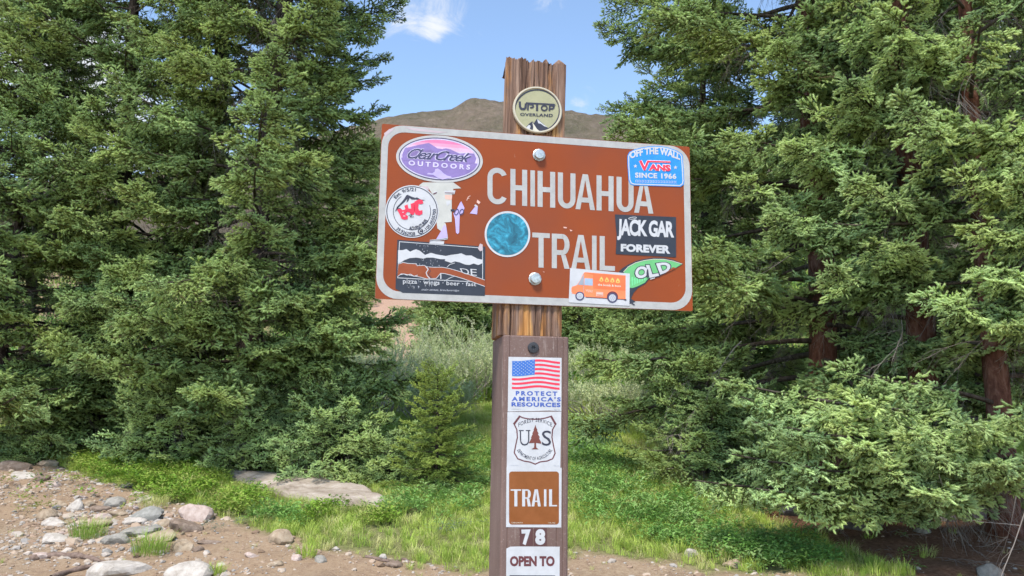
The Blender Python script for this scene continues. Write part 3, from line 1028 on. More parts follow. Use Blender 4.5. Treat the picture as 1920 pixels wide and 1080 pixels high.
# ---- post: old square timber, deeply checked, ragged top
def wood_post():
    rng = np.random.RandomState(5)
    sL, _ = pl(943.5, 360, -.004); sR, _ = pl(1056.5, 360, -.004)
    W, Dp = sR - sL, .07
    tTop = (pl(948, 104, -.004)[1] + pl(1056, 118, -.004)[1]) / 2
    tBot = gz - BO.z - .25
    per = []                                            # perimeter columns (s, n, outward normal, u)
    nf, nsd = 150, 60
    for i in range(nf): per.append((sL + W * i / nf, -.004, (0, 1)))
    for i in range(nsd): per.append((sR, -.004 - Dp * i / nsd, (1, 0)))
    for i in range(40): per.append((sR - W * i / 40, -.004 - Dp, (0, -1)))
    for i in range(nsd): per.append((sL, -.004 - Dp + Dp * i / nsd, (-1, 0)))
    K = len(per)
    u = np.array([0] + list(np.cumsum([math.hypot(per[(i + 1) % K][0] - per[i][0], per[(i + 1) % K][1] - per[i][1]) for i in range(K - 1)])))
    zs = np.concatenate([np.linspace(tBot, tTop - .50, 14, endpoint=False), np.linspace(tTop - .50, tTop, 190)])
    mT_ = pl(1000, 628, -.004)[1]
    depth = np.zeros((len(zs), K))
    Z = zs[:, None]
    for k in range(95):
        uc = rng.uniform(0, u[-1]); wd = rng.uniform(.0005, .0016) * (1.8 if k < 14 else 1); dp = rng.uniform(.0008, .0032) * (2.3 if k < 14 else 1)
        zc, zl = rng.uniform(tTop - .5, tTop + .05), rng.uniform(.04, .25)
        drift = .0015 * np.sin(Z * rng.uniform(8, 30) + rng.uniform(0, 6)) + .0006 * np.sin(Z * 90 + k)
        depth -= dp * np.exp(-((u[None] - uc - drift) / wd) ** 2) * np.exp(-((Z - zc) / zl) ** 4)
    depth += .0009 * vnoise(u[None] * 260 + 0 * Z, Z * 6, 41) + .0005 * vnoise(u[None] * 700 + 0 * Z, Z * 14, 42)
    jag = .0016 * vnoise(u * 160, u * 0, 43) + .0018 * vnoise(u * 420, u * 0, 44) + .0012 * vnoise(u * 1100, u * 0, 45) + np.linspace(0, 0, K)
    V = []
    topn = np.zeros(K)
    for i in range(len(zs)):
        for j, (s_, n_, o_) in enumerate(per):
            z = zs[i]
            # ragged end grows in over the last centimetres; outline leans a little, the back left arris is worn away near the top
            ft = max(0, (z - (tTop - .05)) / .05)
            zz = z + jag[j] * ft + (-.004 * (s_ - sL) / W) * ft
            lean = (z - (tTop - .2)) * .012
            s2 = s_ + lean + o_[0] * depth[i, j]
            n2 = n_ + o_[1] * depth[i, j]
            wear = max(0, min(1, (z - (tTop - .19)) / .19))
            if n_ < -.02 and s_ < sL + .02:
                s2 += wear * .019 * max(0, min(1, (-n_ - .02) / .045))
            if z < mT_ - .003:                     # hidden inside the sleeve
                s2 = sL + .006 + (s2 - lean - sL) * (W - .012) / W; n2 = n2 - .004
            V.append(w3(s2, zz, n2))
    F = []
    for i in range(len(zs) - 1):
        for j in range(K):
            F.append((i * K + j, i * K + (j + 1) % K, (i + 1) * K + (j + 1) % K, (i + 1) * K + j))
    # end grain: rings stepping in toward the middle
    base_i = (len(zs) - 1) * K
    cs, cn = sL + W / 2, -.004 - Dp / 2
    rings = 12
    prev = base_i
    for r_ in range(1, rings + 1):
        f = 1 - r_ / (rings + .5)
        st = len(V)
        for j, (s_, n_, o_) in enumerate(per):
            hz = .006 * vnoise(np.array([(cs + (s_ - cs) * f) * 130]), np.array([n_ * f * 60]), 47)[0]
            V.append(w3(cs + (s_ - cs) * f + .0024, tTop - .003 + hz + jag[j] * max(0, f - .5), cn + (n_ - cn) * f))
        for j in range(K):
            F.append((prev + j, prev + (j + 1) % K, st + (j + 1) % K, st + j))
        prev = st
    m = Mat('weathered_timber', rough=.92, spec=.12)
    co_ = m.coord((1, 1, .045))
    n1 = m.noise(95, 5, .7, vec=co_, dist=.25)
    n2 = m.noise(260, 4, .7, vec=m.coord((1, 1, .03)))
    n3 = m.noise(26, 4, .6, vec=m.coord((1, 1, .16)), dist=.5)
    dark = m.ramp(n1, [(.30, (.045, .028, .02)), (.45, (.16, .095, .068)), (.60, (.245, .16, .12)), (.75, (.36, .26, .20))])
    warm = m.ramp(n1, [(.32, (.14, .055, .02)), (.5, (.40, .19, .065)), (.7, (.56, .34, .14))])
    c = m.mix(m.maprange(n3, .50, .62), dark, warm)
    c = m.mix(m.maprange(n2, .40, .33), c, (.03, .018, .012))
    m.color(c)
    m.bump(n2, .7, .002)
    o = link('post', mesh_np('post', V, F, mats=[m.m], smooth=False), SIGN, label='weathered square timber post, cracked along the grain, orange and grey brown')
    return sL, sR


post_sL, post_sR = wood_post()

# ---- brown marker sleeve over the lower post
def prism(P, n0, n1):
    """P: (s,t) outline -> box between depths n0 (back) and n1 (front)"""
    k = len(P)
    V = [w3(a, b, n1) for a, b in P] + [w3(a, b, n0) for a, b in P]
    loops = list(range(k)) + list(range(2 * k - 1, k - 1, -1)); sizes = [k, k]
    for i in range(k):
        j = (i + 1) % k
        loops += [i, k + i, k + j, j]; sizes.append(4)
    return V, loops, sizes


MN = 0.004                                           # marker face stands this far before the board's plane
mL, mTop = pl(944, 628, MN); mR, _ = pl(1067, 630, MN)
mm = Mat('brown_marker_plastic', rough=.62, spec=.3)
nz = mm.noise(420, 4, .7, vec=mm.coord()); nb_ = mm.noise(14, 5, .6, vec=mm.coord((1, 1, .4)))
c = mm.ramp(nb_, [(.3, (.125, .075, .062)), (.7, (.205, .135, .115))])
c = mm.mix(mm.maprange(nz, .58, .70), c, (.30, .235, .21))
c = mm.mix(mm.maprange(mm.noise(60, 6, .7, vec=mm.coord((1, 1, .12))), .60, .68), c, (.32, .25, .22))
mm.color(c); mm.bump(nz, .25, .0008)


def marker():
    # cross-section of the sleeve: flat face between two rounded ribs, then sides running back
    Dp = .092
    W = mR - mL
    prof = []
    def rib(sa, sb, hgt, n=5):
        for i in range(n + 1):
            a = math.pi * i / n
            prof.append((sa + (sb - sa) * i / n, MN + hgt * math.sin(a)))
    prof.append((mL, MN - Dp)); prof.append((mL, MN - .004)); prof.append((mL + .0008, MN - .0012)); prof.append((mL + .003, MN))
    prof += [(mL + .0085, MN), (mL + .0095, MN - .0009), (mL + .0105, MN)]
    prof += [(mR - .0175, MN), (mR - .0165, MN - .0009), (mR - .0155, MN), (mR - .009, MN), (mR - .008, MN - .0009), (mR - .007, MN)]
    prof += [(mR - .003, MN), (mR - .0008, MN - .0012), (mR, MN - .004), (mR, MN - Dp)]
    zs = [gz - BO.z - .25, mTop - .3, mTop - .1, mTop - .0015, mTop]
    V, F = [], []
    K = len(prof)
    for i, z in enumerate(zs):
        for (a, b) in prof:
            ins = .0012 if i == 4 else 0
            V.append(w3(a + (ins if a < mL + W / 2 else -ins), z, b - ins))
    for i in range(len(zs) - 1):
        for j in range(K):
            F.append((i * K + j, i * K + (j + 1) % K, (i + 1) * K + (j + 1) % K, (i + 1) * K + j))
    me = bpy.data.meshes.new('marker_sleeve')
    me.from_pydata([tuple(v) for v in V], [], F + [tuple(range(4 * K, 5 * K))])
    me.materials.append(mm.m)
    return link('marker_sleeve', me, SIGN, label='brown trail marker sleeve fixed over the lower post, with white decals')


SLEEVE = marker()

# ---- board
bm_ = Mat('sign_brown', rough=.42, spec=.28)
n1 = bm_.noise(6, 4, .6, vec=bm_.coord()); n2 = bm_.noise(130, 5, .75, vec=bm_.coord((1, 1, .4)))
c = bm_.ramp(n1, [(.3, (.235, .046, .007)), (.7, (.300, .056, .006))])
c = bm_.mix(bm_.maprange(n2, .68, .76), c, (.33, .16, .10))
c = bm_.mix(bm_.maprange(bm_.noise(9, 3, .5, vec=bm_.coord((1, 1, 1))), .45, .7), c, (.225, .050, .015))
bm_.color(c); bm_.bump(n2, .08, .0005)
edge = Mat('sign_edge_metal', rough=.5, spec=.4, metallic=.3); edge.color((.55, .54, .50))
r_ = .0025
cor = []
for (cx0, cy0, a0) in ((r_, r_, 180), (BW - r_, r_, 270), (BW - r_, BH - r_, 0), (r_, BH - r_, 90)):
    for q in range(4):
        a = math.radians(a0 + q * 30)
        cor.append((cx0 + r_ * math.cos(a), cy0 + r_ * math.sin(a)))
V, lo_, si_ = prism(cor, -.0026, 0)
mi_ = [0] + [1] * (len(si_) - 1)
BOARD = link('sign_board', mesh_np('sign_board', V, loops=lo_, sizes=si_, mats=[bm_.m, edge.m], mi=mi_), SIGN, label='brown rectangular trail sign board with a white border')


def rrect(x0, y0, x1, y1, r, n=9):
    P = []
    for (cx0, cy0, a0) in ((x0 + r, y0 + r, 180), (x1 - r, y0 + r, 270), (x1 - r, y1 - r, 0), (x0 + r, y1 - r, 90)):
        for q in range(n):
            a = math.radians(a0 + 90 * q / (n - 1))
            P.append((cx0 + r * math.cos(a), cy0 + r * math.sin(a)))
    return P


bw_ = Mat('border_white', rough=.45, spec=.4)
n1 = bw_.noise(60, 6, .7, vec=bw_.coord((1, 1, 1))); n2 = bw_.noise(14, 5, .7, vec=bw_.coord((1, 1, 2.5)), dist=.8)
c = bw_.ramp(n1, [(.3, (.345, .335, .32)), (.7, (.45, .44, .42))])
c = bw_.mix(bw_.maprange(n2, .64, .70), c, (.36, .29, .27))
bw_.color(c)
Oo = rrect(.0006, .0006, BW - .0006, BH - .0006, .030); Ii = rrect(.0098, .0112, BW - .0105, BH - .0105, .023)
k = len(Oo)
link('white_border', mesh_np('white_border', [w3(a, b, .0003) for a, b in Oo + Ii], [(i, (i + 1) % k, k + (i + 1) % k, k + i) for i in range(k)], mats=[bw_.m]), BOARD)

# main lettering, built from strokes
LW = 9.5
def glyph(ch, x0, x1):
    """list of polygons in unit height (y 0 top..1 bottom) with x in photo px"""
    w = x1 - x0; lw = LW; ly = lw / 67.0 * .98
    xm = (x0 + x1) / 2
    R = lambda a, b, c_, d: [(a, b), (c_, b), (c_, d), (a, d)]
    if ch == 'H': return [R(x0, 0, x0 + lw, 1), R(x1 - lw, 0, x1, 1), R(x0 + lw, .44, x1 - lw, .44 + ly)]
    if ch == 'I': return [R(x0, 0, x1, 1)]
    if ch == 'T': return [R(x0, 0, x1, ly), R(xm - lw / 2, ly, xm + lw / 2, 1)]
    if ch == 'L': return [R(x0, 0, x0 + lw, 1), R(x0 + lw, 1 - ly, x1, 1)]
    if ch == 'A':
        t = lw * .95
        return [[(xm - t * .55, 0), (xm + .1, 0), (xm + .1, .16), (x0 + t, 1), (x0, 1)], [(xm + .1, 0), (xm + t * .55 + .2, 0), (x1, 1), (x1 - t, 1), (xm + .1, .16)],
                [(x0 + w * .28, .66), (x1 - w * .28, .66), (x1 - w * .235, .66 + ly), (x0 + w * .235, .66 + ly)]]
    def band(cx0, cy0, rx, ry, a0, a1, n=12):
        out_ = []
        A = np.radians(np.linspace(a0, a1, n + 1))
        for i in range(n):
            q = []
            for (a, d) in ((A[i], 0), (A[i + 1], 0), (A[i + 1], 1), (A[i], 1)):
                q.append((cx0 + (rx - d * lw) * math.cos(a), cy0 + (ry - d * ly) * math.sin(a)))
            out_.append(q)
        return out_
    rx = w / 2; ry = .27
    if ch == 'U': return [R(x0, 0, x0 + lw, 1 - ry), R(x1 - lw, 0, x1, 1 - ry)] + band(xm, 1 - ry, rx, ry, 0, 180)
    if ch == 'C': return [R(x0, ry, x0 + lw, 1 - ry)] + band(xm, ry, rx, ry, 180, 340) + band(xm, 1 - ry, rx, ry, 20, 180)
    if ch == 'R':
        return [R(x0, 0, x0 + lw, 1), R(x0 + lw, 0, x1 - w * .38, ly), R(x0 + lw, .47, x1 - w * .38, .47 + ly)] + band(x1 - w * .40, .47 / 2 + ly / 2, w * .40, .47 / 2 + ly / 2, -90, 90) + \
               [[(x1 - w * .48, .47 + ly), (x1 - w * .48 + lw * .9, .47 + ly * .95), (x1, 1), (x1 - lw * 1.02, 1)]]


L1 = [('C', 914, 951), ('H', 957, 988.5), ('I', 994.5, 1003), ('H', 1008, 1041), ('U', 1046, 1079), ('A', 1079, 1115.5), ('H', 1118.5, 1150.5), ('U', 1156, 1188), ('A', 1189, 1225)]
L2 = [('T', 998, 1031), ('R', 1034.6, 1068), ('A', 1071, 1107), ('I', 1110, 1118.6), ('L', 1124.4, 1153)]
PM['letter_white'] = bw_.m
for row, top, bot in ((L1, lambda x: 314.5 + (x - 932) * .0745, lambda x: 383 + (x - 932) * .0605), (L2, lambda x: 436.5 + (x - 1010) * .0515, lambda x: 501.5 + (x - 1010) * .046)):
    for ch, x0, x1 in row:
        bl = Art(.0003)
        for q, pg in enumerate(glyph(ch, x0, x1)):
            bl.poly([(x, top(x) + (bot(x) - top(x)) * y) for x, y in pg], 'letter_white', 0 if ch in 'UCR' or q < 2 else .5)
        bl.build('letter', BOARD)

# bolts
def hexbolt(px, py, n0, parent, r=.0078, nm='bolt'):
    s0, t0 = pl(px, py, n0)
    V, F = [], []
    prof = [(1.18, 0, 16), (1.18, .0012, 16), (1.02, .0016, 16)]
    sp = Soup(4)
    def ringv(rad, n, k, rot=0): return [w3(s0 + rad * math.cos(2 * math.pi * i / k + rot), t0 + rad * math.sin(2 * math.pi * i / k + rot), n) for i in range(k)]
    rings = [ringv(r * 1.2, n0, 12), ringv(r * 1.2, n0 + .0012, 12), ringv(r * 1.05, n0 + .0018, 12)]
    hexr = []
    for hh, rr in ((.0018, .98), (.0052, .98), (.0064, .84), (.0066, .4), (.0066, .02)):
        hexr.append([w3(s0 + r * rr * (1 if i % 2 == 0 else (.88 if rr > .9 else 1)) * math.cos(2 * math.pi * i / 12 + .3), t0 + r * rr * (1 if i % 2 == 0 else (.88 if rr > .9 else 1)) * math.sin(2 * math.pi * i / 12 + .3), n0 + hh) for i in range(12)])
    rings += hexr
    V = [v for rg in rings for v in rg]
    F = [(i * 12 + j, i * 12 + (j + 1) % 12, (i + 1) * 12 + (j + 1) % 12, (i + 1) * 12 + j) for i in range(len(rings) - 1) for j in range(12)]
    m = Mat('galvanised_steel', rough=.42, spec=.5, metallic=.75)
    n_ = m.noise(300, 4, .6, vec=m.coord()); m.color(m.ramp(n_, [(.3, (.36, .37, .36)), (.7, (.62, .64, .62))]))
    link(nm, mesh_np(nm, V, F, mats=[m.m]), parent)


hexbolt(1010.5, 291, .0004, BOARD)
hexbolt(1003, 523, .0004, BOARD)

# ---- stickers on the board
def oval():
    a = Art(.0006); cx, cy, rot = 824, 298, 4.5
    a.ell(cx, cy, 81.5, 44, 'offwhite', 0, rot)
    a.ring(cx, cy, 76.5, 39.8, 1.7, 'navy', 1, rot)
    a.ring(cx, cy, 74.0, 37.8, 2.0, 'lilac', 1, rot)
    # sky bands, from deep pink at the top to lilac
    def lens(yt, yb, key, lay):
        P = []
        r = math.radians(rot)
        top_, bot_ = [], []
        for x in np.linspace(-71.5, 71.5, 50):
            yy = 35.6 * math.sqrt(max(0, 1 - (x / 72.2) ** 2))
            ta, tb = max(-yy, yt), min(yy, yb)
            if tb > ta: top_.append((x, ta)); bot_.append((x, tb))
        pts = top_ + bot_[::-1]
        a.poly([(cx + x * math.cos(r) - y * math.sin(r), cy + x * math.sin(r) + y * math.cos(r)) for x, y in pts], key, lay)
    INK['pk1'] = (.70, .19, .36); INK['pk2'] = (.70, .30, .45); INK['pk3'] = (.66, .42, .56); INK['pk4'] = (.60, .50, .66)
    lens(-36, -29, 'pk1', 2); lens(-29, -23, 'pk2', 2); lens(-23, -16, 'pk3', 2); lens(-16, 3, 'pk4', 2); lens(3, 36, 'purple', 2)
    # ridge in purple over the sky
    ridge = [(759, 278), (772, 275), (783, 272), (796, 269.5), (804, 268), (811, 272), (820, 278), (829, 279.5), (836, 278), (845, 280), (853, 284), (862, 288), (875, 287), (889, 288), (893, 297), (890, 306), (755, 301), (754, 290)]
    a.poly(ridge, 'purple', 3)
    r0 = [(765, 281), (775, 284), (784, 278), (796, 283), (809, 280), (818, 288), (806, 300), (780, 297), (762, 292)]
    a.poly(r0, 'purple_dark', 3.4)
    for q_, k_, b_, L_ in ((.9, 'lilac', .045, 4), (0, 'navy', .012, 5)):
        a.text('ClearCreek', [(766 - q_, 277 - q_), (886 + q_, 287.5 - q_), (882 + q_, 304 + q_), (763 - q_, 297 + q_)], k_, L_, bold=b_, shear=.55, spacing=.86)
    a.text('OUTDOORS', [(766, 300.5), (882, 309), (881, 318.5), (766, 310)], 'lilac', 4, bold=.035, spacing=1.55)
    a.poly([(816, 317), (821, 316), (826, 319), (832, 325), (838, 329), (846, 331), (847, 334), (838, 334.5), (830, 337), (820, 333), (812, 328), (800, 327), (803, 324), (810, 325), (815, 322)], 'purple_light', 4)
    a.build('sticker', BOARD, label='white rimmed oval sticker with purple mountains under a pink sky')


def round_white():
    a = Art(.0006); cx, cy = 772.5, 396.5
    a.ell(cx, cy, 50, 49.3, 'white', 0)
    a.ring(cx, cy, 48.0, 47.3, 1.5, 'ink', 1)
    a.ring(cx, cy, 35.5, 35, 1.1, 'ink', 1, a0=-20, a1=235)
    a.arc('Est. 9/5/21', cx, cy, 38, 6.6, -52, 10, 'ink', 2, bold=.02)
    a.arc('39.9262928', cx, cy, 45, 6.4, 222, 172, 'ink', 2, bold=.02, outside=False)
    a.arc('-105.0555703', cx, cy, 45, 6.2, 148, 84, 'ink', 2, bold=.02, outside=False)
    a.ell(788.5, 433.5, 5.2, 5.0, 'ink', 2); a.ring(789, 433.5, 3.4, 3.2, 1.2, 'white', 3, a0=40, a1=320)
    a.arc('ADVENTURES', cx, cy + 1, 34, 7, 190, 118, 'ink', 2, bold=.035, outside=False)
    a.poly([(744, 388), (752, 380), (757, 374), (762, 366), (764, 365), (770, 368), (779, 371), (782, 370), (789, 374), (797, 375), (790, 377), (781, 374), (772, 374), (768, 371), (766, 376), (762, 380), (764, 372), (758, 379), (751, 385), (742, 395)], 'ink', 2)
    a.line([(741, 396), (748, 386), (757, 379)], .9, 'ink', 2)
    # hand drawn red letters B Y C
    for P in ([(744, 392), (750, 390), (755, 394), (761, 392), (763, 398), (760, 402), (765, 405), (764, 411), (758, 412), (753, 410), (749, 401)],
              [(758, 386), (764, 383), (766, 391), (771, 391), (770, 382), (777, 380), (778, 394), (776, 402), (771, 404), (768, 398), (762, 397)],
              [(777, 378), (785, 374), (792, 375), (794, 381), (789, 383), (785, 382), (784, 390), (786, 395), (792, 394), (792, 401), (786, 404), (779, 402), (776, 394)]):
        a.poly(P, 'red', 3)
    a.line([(754, 398), (757, 398)], 1.4, 'white', 4); a.line([(756, 405), (760, 405)], 1.4, 'white', 4)
    a.line([(742, 394), (746, 391), (751, 391)], 1.2, 'ink', 4); a.line([(766, 404), (772, 402), (769, 407), (776, 406)], 1.1, 'ink', 4)
    a.build('sticker', BOARD, label='round white sticker with hand drawn red letters and a black ring of small text')


def remnant():
    a = Art(.0004)
    a.poly([(785, 348), (793, 342), (850, 342), (865, 353), (850, 354), (850, 357), (847, 366), (847, 416), (833, 417), (836, 420), (840, 446), (834, 450), (817, 451), (823, 443), (828, 434), (820, 428), (818, 412), (815, 396), (812, 366), (803, 352)], 'grey_white', 0)
    a.poly([(786, 349.5), (803, 349.5), (804, 357), (793, 352)], 'torn', .6)
    a.poly([(833, 357.5), (854, 357), (852, 364), (834, 364)], 'white', 1); a.line([(834, 361.5), (851, 362)], 1.4, 'maroon', 2)
    a.poly([(834, 365.5), (848, 366), (847, 375), (835, 373)], 'peach', 1)
    a.line([(812.5, 364), (819, 361)], 1.8, 'maroon', 2); a.line([(812, 361.5), (819, 359)], 2, 'white', 2)
    a.poly([(836, 378), (844, 376), (845, 382), (838, 386)], 'white', 1)
    a.poly([(833, 421), (837, 426), (839, 444), (836, 449), (818, 448), (826, 435)], 'purple_light', 1)
    a.line([(806, 451.5), (824, 449.5), (839, 447)], 3.2, 'white', 2); a.line([(806, 451.3), (824, 449.4), (838, 447)], .9, 'ink', 3)
    a.poly([(806, 452), (833, 452.5), (832, 458), (805, 456.5)], 'white', 2)
    a.poly([(862, 381), (865, 377.5), (868, 384), (871, 390), (868, 399), (862, 402), (861, 436), (858, 439), (855, 436), (853, 410), (850, 400), (856, 394)], 'purple_light', 0)
    a.line([(845, 394.5), (852, 394)], 4, 'ink', 2)
    for x in (856, 865.5):
        a.ring(x, 397.5, 4.0, 6.2, 1.5, 'navy', 3, rot=22)
    a.poly([(893.5, 384), (896, 387), (894.5, 402), (881, 400)], 'purple_light', 0); a.poly([(891, 383), (896, 386.5), (895, 389), (889, 386)], 'white', 1)
    a.poly([(895, 374.5), (901, 379), (898, 383), (893.5, 379.5)], 'peach', 0)
    a.line([(875, 376), (878, 369), (882, 367)], 1.3, 'peach', 0); a.line([(876, 372), (880, 371.5)], 1.1, 'peach', .4)
    a.build('torn_sticker', BOARD, label='torn grey and purple remains of a sticker between the oval and round ones')


def black_rect():
    a = Art(.0005)
    a.poly([(745, 449.5), (910, 462.5), (909, 555), (755, 549), (741.5, 541)], 'black', 0)
    fr = [(748.5, 452.5), (905.5, 464.5), (905.5, 530), (745, 521.5)]
    a.outline(fr, 1.2, 'white', 1)
    up_ = [(746.5, 469), (755, 469), (762, 467), (769, 472), (775, 469), (780, 467.5), (787, 470), (797, 478), (808, 474), (818, 477), (836, 480), (845, 478), (857, 476.5), (865, 475), (874, 479), (884, 479), (895, 485), (905, 487)]
    lo2 = [(905, 493), (897, 497), (888, 494), (880, 497), (872, 496), (862, 492), (853, 490), (846, 493), (834, 489), (835, 486), (826, 486), (812, 483), (800, 483), (794, 485), (780, 483), (768, 484), (758, 488), (752, 492), (746, 494)]
    a.poly(up_ + lo2, 'white', 2)
    strip_t = [(747, 495), (756, 492), (766, 494), (781, 494.5), (782, 498), (796, 497.5), (799, 500), (812, 501), (830, 501), (845, 504), (862, 509), (880, 515), (895, 520), (909, 525)]
    strip_b = [(909, 537), (895, 532), (884, 528), (870, 523), (850, 517), (834, 513), (826, 512.5), (818, 522), (800, 523), (790, 520), (772, 517), (760, 514), (752, 513.5), (745, 519)]
    a.poly(strip_t + strip_b[::1], 'brown', 2.6)
    a.line(strip_t, 1.0, 'white', 3.2); a.line(strip_b, 1.1, 'white', 3.2)
    a.line([(798, 499), (803, 505), (799, 511), (801, 517), (806, 522)], 1.7, 'white', 3.4); a.line([(803, 500), (807, 508), (803, 514), (810, 522)], 1.1, 'ink', 3.6)
    a.line([(838, 501), (843, 496), (853, 493)], 1, 'white', 3.2)
    a.line([(833, 527), (846, 520), (852, 518)], 1, 'white', 3.2); a.line([(826.5, 512), (826.5, 523)], 2, 'white', 3.6)
    a.text('D', [(862, 503), (879, 504), (880, 517), (866, 511)], 'white', 3.6, bold=.0); a.text('E', [(882, 504), (894, 505), (894, 517), (883, 516)], 'white', 3.6)
    rr = random.Random(4)
    for k_ in range(46):
        x = rr.uniform(775, 828); y = rr.choice([rr.uniform(457, 474), rr.uniform(485, 498)])
        h_ = rr.uniform(.8, 4)
        a.poly([(x, y), (x + rr.uniform(.4, 1.2), y + .3), (x + rr.uniform(-.3, 1), y + h_)], 'light_grey', 3.9)
    for k_ in range(30):
        x = rr.uniform(762, 826); y = rr.uniform(524, 538); h_ = rr.uniform(1, 6)
        a.poly([(x, y), (x + rr.uniform(.4, 1.3), y + .3), (x + rr.uniform(-.3, 1), y + h_)], 'light_grey', 3.9)
    a.text('pizza · wings · beer · fast', [(755.5, 522.5), (893, 529.5), (892.5, 539), (755.5, 534)], 'white', 4.2, bold=.01, spacing=1.05)
    a.text('main street, breckenridge', [(790, 540.5), (861, 543), (861, 547.5), (790, 546)], 'light_grey', 4.2, shear=.4)
    a.line([(751, 515), (757, 513.5), (763, 516), (770, 514), (776, 518), (783, 516)], 1.2, 'white', 4)
    a.poly([(900, 456.5), (905, 458.5), (905, 470), (900, 471), (896, 466)], 'torn', 3.9)
    a.build('sticker', BOARD, label='scratched black rectangular sticker with a white mountain skyline')


def round_blue():
    a = Art(.0006); cx, cy = 951.5, 439
    a.ell(cx, cy, 42.8, 43, 'white', 0)
    a.ell(cx, cy, 39.2, 39.4, 'teal', 1)
    INK['t1'] = (.04, .24, .35); INK['t2'] = (.05, .30, .43); INK['t3'] = (.06, .36, .52)
    m = Mat('teal_print', rough=.4, spec=.4)
    n_ = m.noise(75, 5, .65, vec=m.coord(), dist=1.2)
    m.color(m.ramp(n_, [(.32, (.012, .085, .13)), (.47, (.02, .15, .22)), (.6, (.035, .29, .42)), (.72, (.12, .46, .60))]))
    PM['teal'] = m.m
    a.build('sticker', BOARD, label='round white rimmed sticker with a teal blue centre left of the word TRAIL')


def blue_badge():
    a = Art(.0007)
    o = [(1180, 285), (1190, 280), (1204, 276.2), (1216, 274.4), (1229, 273.6), (1242, 274.6), (1256, 277.5), (1268, 281.8), (1277, 287.2), (1280, 292), (1281.3, 310), (1283, 340), (1282, 346), (1276, 350.3), (1240, 349), (1188, 347.6), (1181.5, 345), (1178.6, 338), (1176.6, 310), (1176.4, 292)]
    a.poly(o, 'sky_blue', 0)
    def ins(P, d, cx=1229.5, cy=312):
        return [(cx + (x - cx) * (1 - d / 53), cy + (y - cy) * (1 - d / 38)) for x, y in P]
    i1 = ins(o, 1.4)
    a.outline(i1, 1.9, 'white', 1)
    # arched line of text
    V, F, _ = text_shape('OFF THE WALL', .045, 1.0, 0)
    P = []
    for u, v in V:
        x = 1181.5 + (1275 - 1181.5) * u
        yb = 300.5 - 12.2 * math.sin(math.pi * (.06 + .88 * u)) + 2.2 * u
        P.append((x + (u - .5) * 2 * v, yb - v * 13.5))
    a.raw(P, F, 'white', 2)
    # big lettering: a V whose right arm runs over A N S
    INK['rim'] = (.8, .78, .84)
    for w_, key, L_ in ((1.7, 'rim', 2), (0, 'red', 4)):
        a.line([(1200.5, 301), (1209, 318.6)], 4.6 + w_, key, L_); a.line([(1208, 318.6), (1215.5, 301.8)], 4.0 + w_, key, L_ + .5)
        a.line([(1213.5, 302.2), (1257, 303.8)], 2.6 + w_, key, L_ + 1)
        a.text('ANS', [(1217 - w_ / 2, 307.3 - w_ / 2), (1257 + w_ / 2, 309 - w_ / 2), (1257.6 + w_ / 2, 321 + w_ / 2), (1216.5 - w_ / 2, 319.3 + w_ / 2)], key, L_ + 1.5, bold=.05 + w_ * .03)
    for (sx, sy) in ((1191.3, 311.5), (1266.5, 314)):
        st = []
        for q in range(10):
            rr = 4.0 if q % 2 == 0 else 1.7
            st.append((sx + rr * math.sin(math.pi * q / 5), sy - rr * math.cos(math.pi * q / 5)))
        a.poly(st, 'white', 2)
    a.text('SINCE 1966', [(1190.5, 323), (1268, 325.5), (1268.3, 336), (1190.8, 333.5)], 'white', 2, bold=.045, spacing=1.1)
    for row in range(2):
        for i in range(26):
            x = 1191 + i * 3.0; y = 337 + row * 2.8 + i * .08
            a.poly([(x, y), (x + 1.1, y), (x + 2.4, y + 2.2), (x + 1.3, y + 2.2)] if (row) else [(x + 1.3, y), (x + 2.4, y), (x + 1.1, y + 2.2), (x, y + 2.2)], 'white', 2)
    a.build('sticker', BOARD, label='bright blue arched sticker with white and red lettering at the upper right')


def black_words():
    a = Art(.0006)
    a.poly([(1153, 402), (1267.5, 407), (1267.8, 482.5), (1240, 481), (1154.5, 476.5), (1156, 440), (1154, 420)], 'black', 0)
    a.text('JACK GAR', [(1158, 410), (1264, 415), (1264, 454.5), (1157, 450)], 'white', 1, bold=.04, spacing=.9)
    a.text('FOREVER', [(1164, 457), (1257, 460), (1257, 476), (1164, 471.5)], 'white', 1, bold=.055)
    a.ring(1186, 409, 8, 2.4, 1.1, 'white', 2.2, rot=-8, n=24)
    a.build('sticker', BOARD, label='black sticker with two rows of white capital letters')


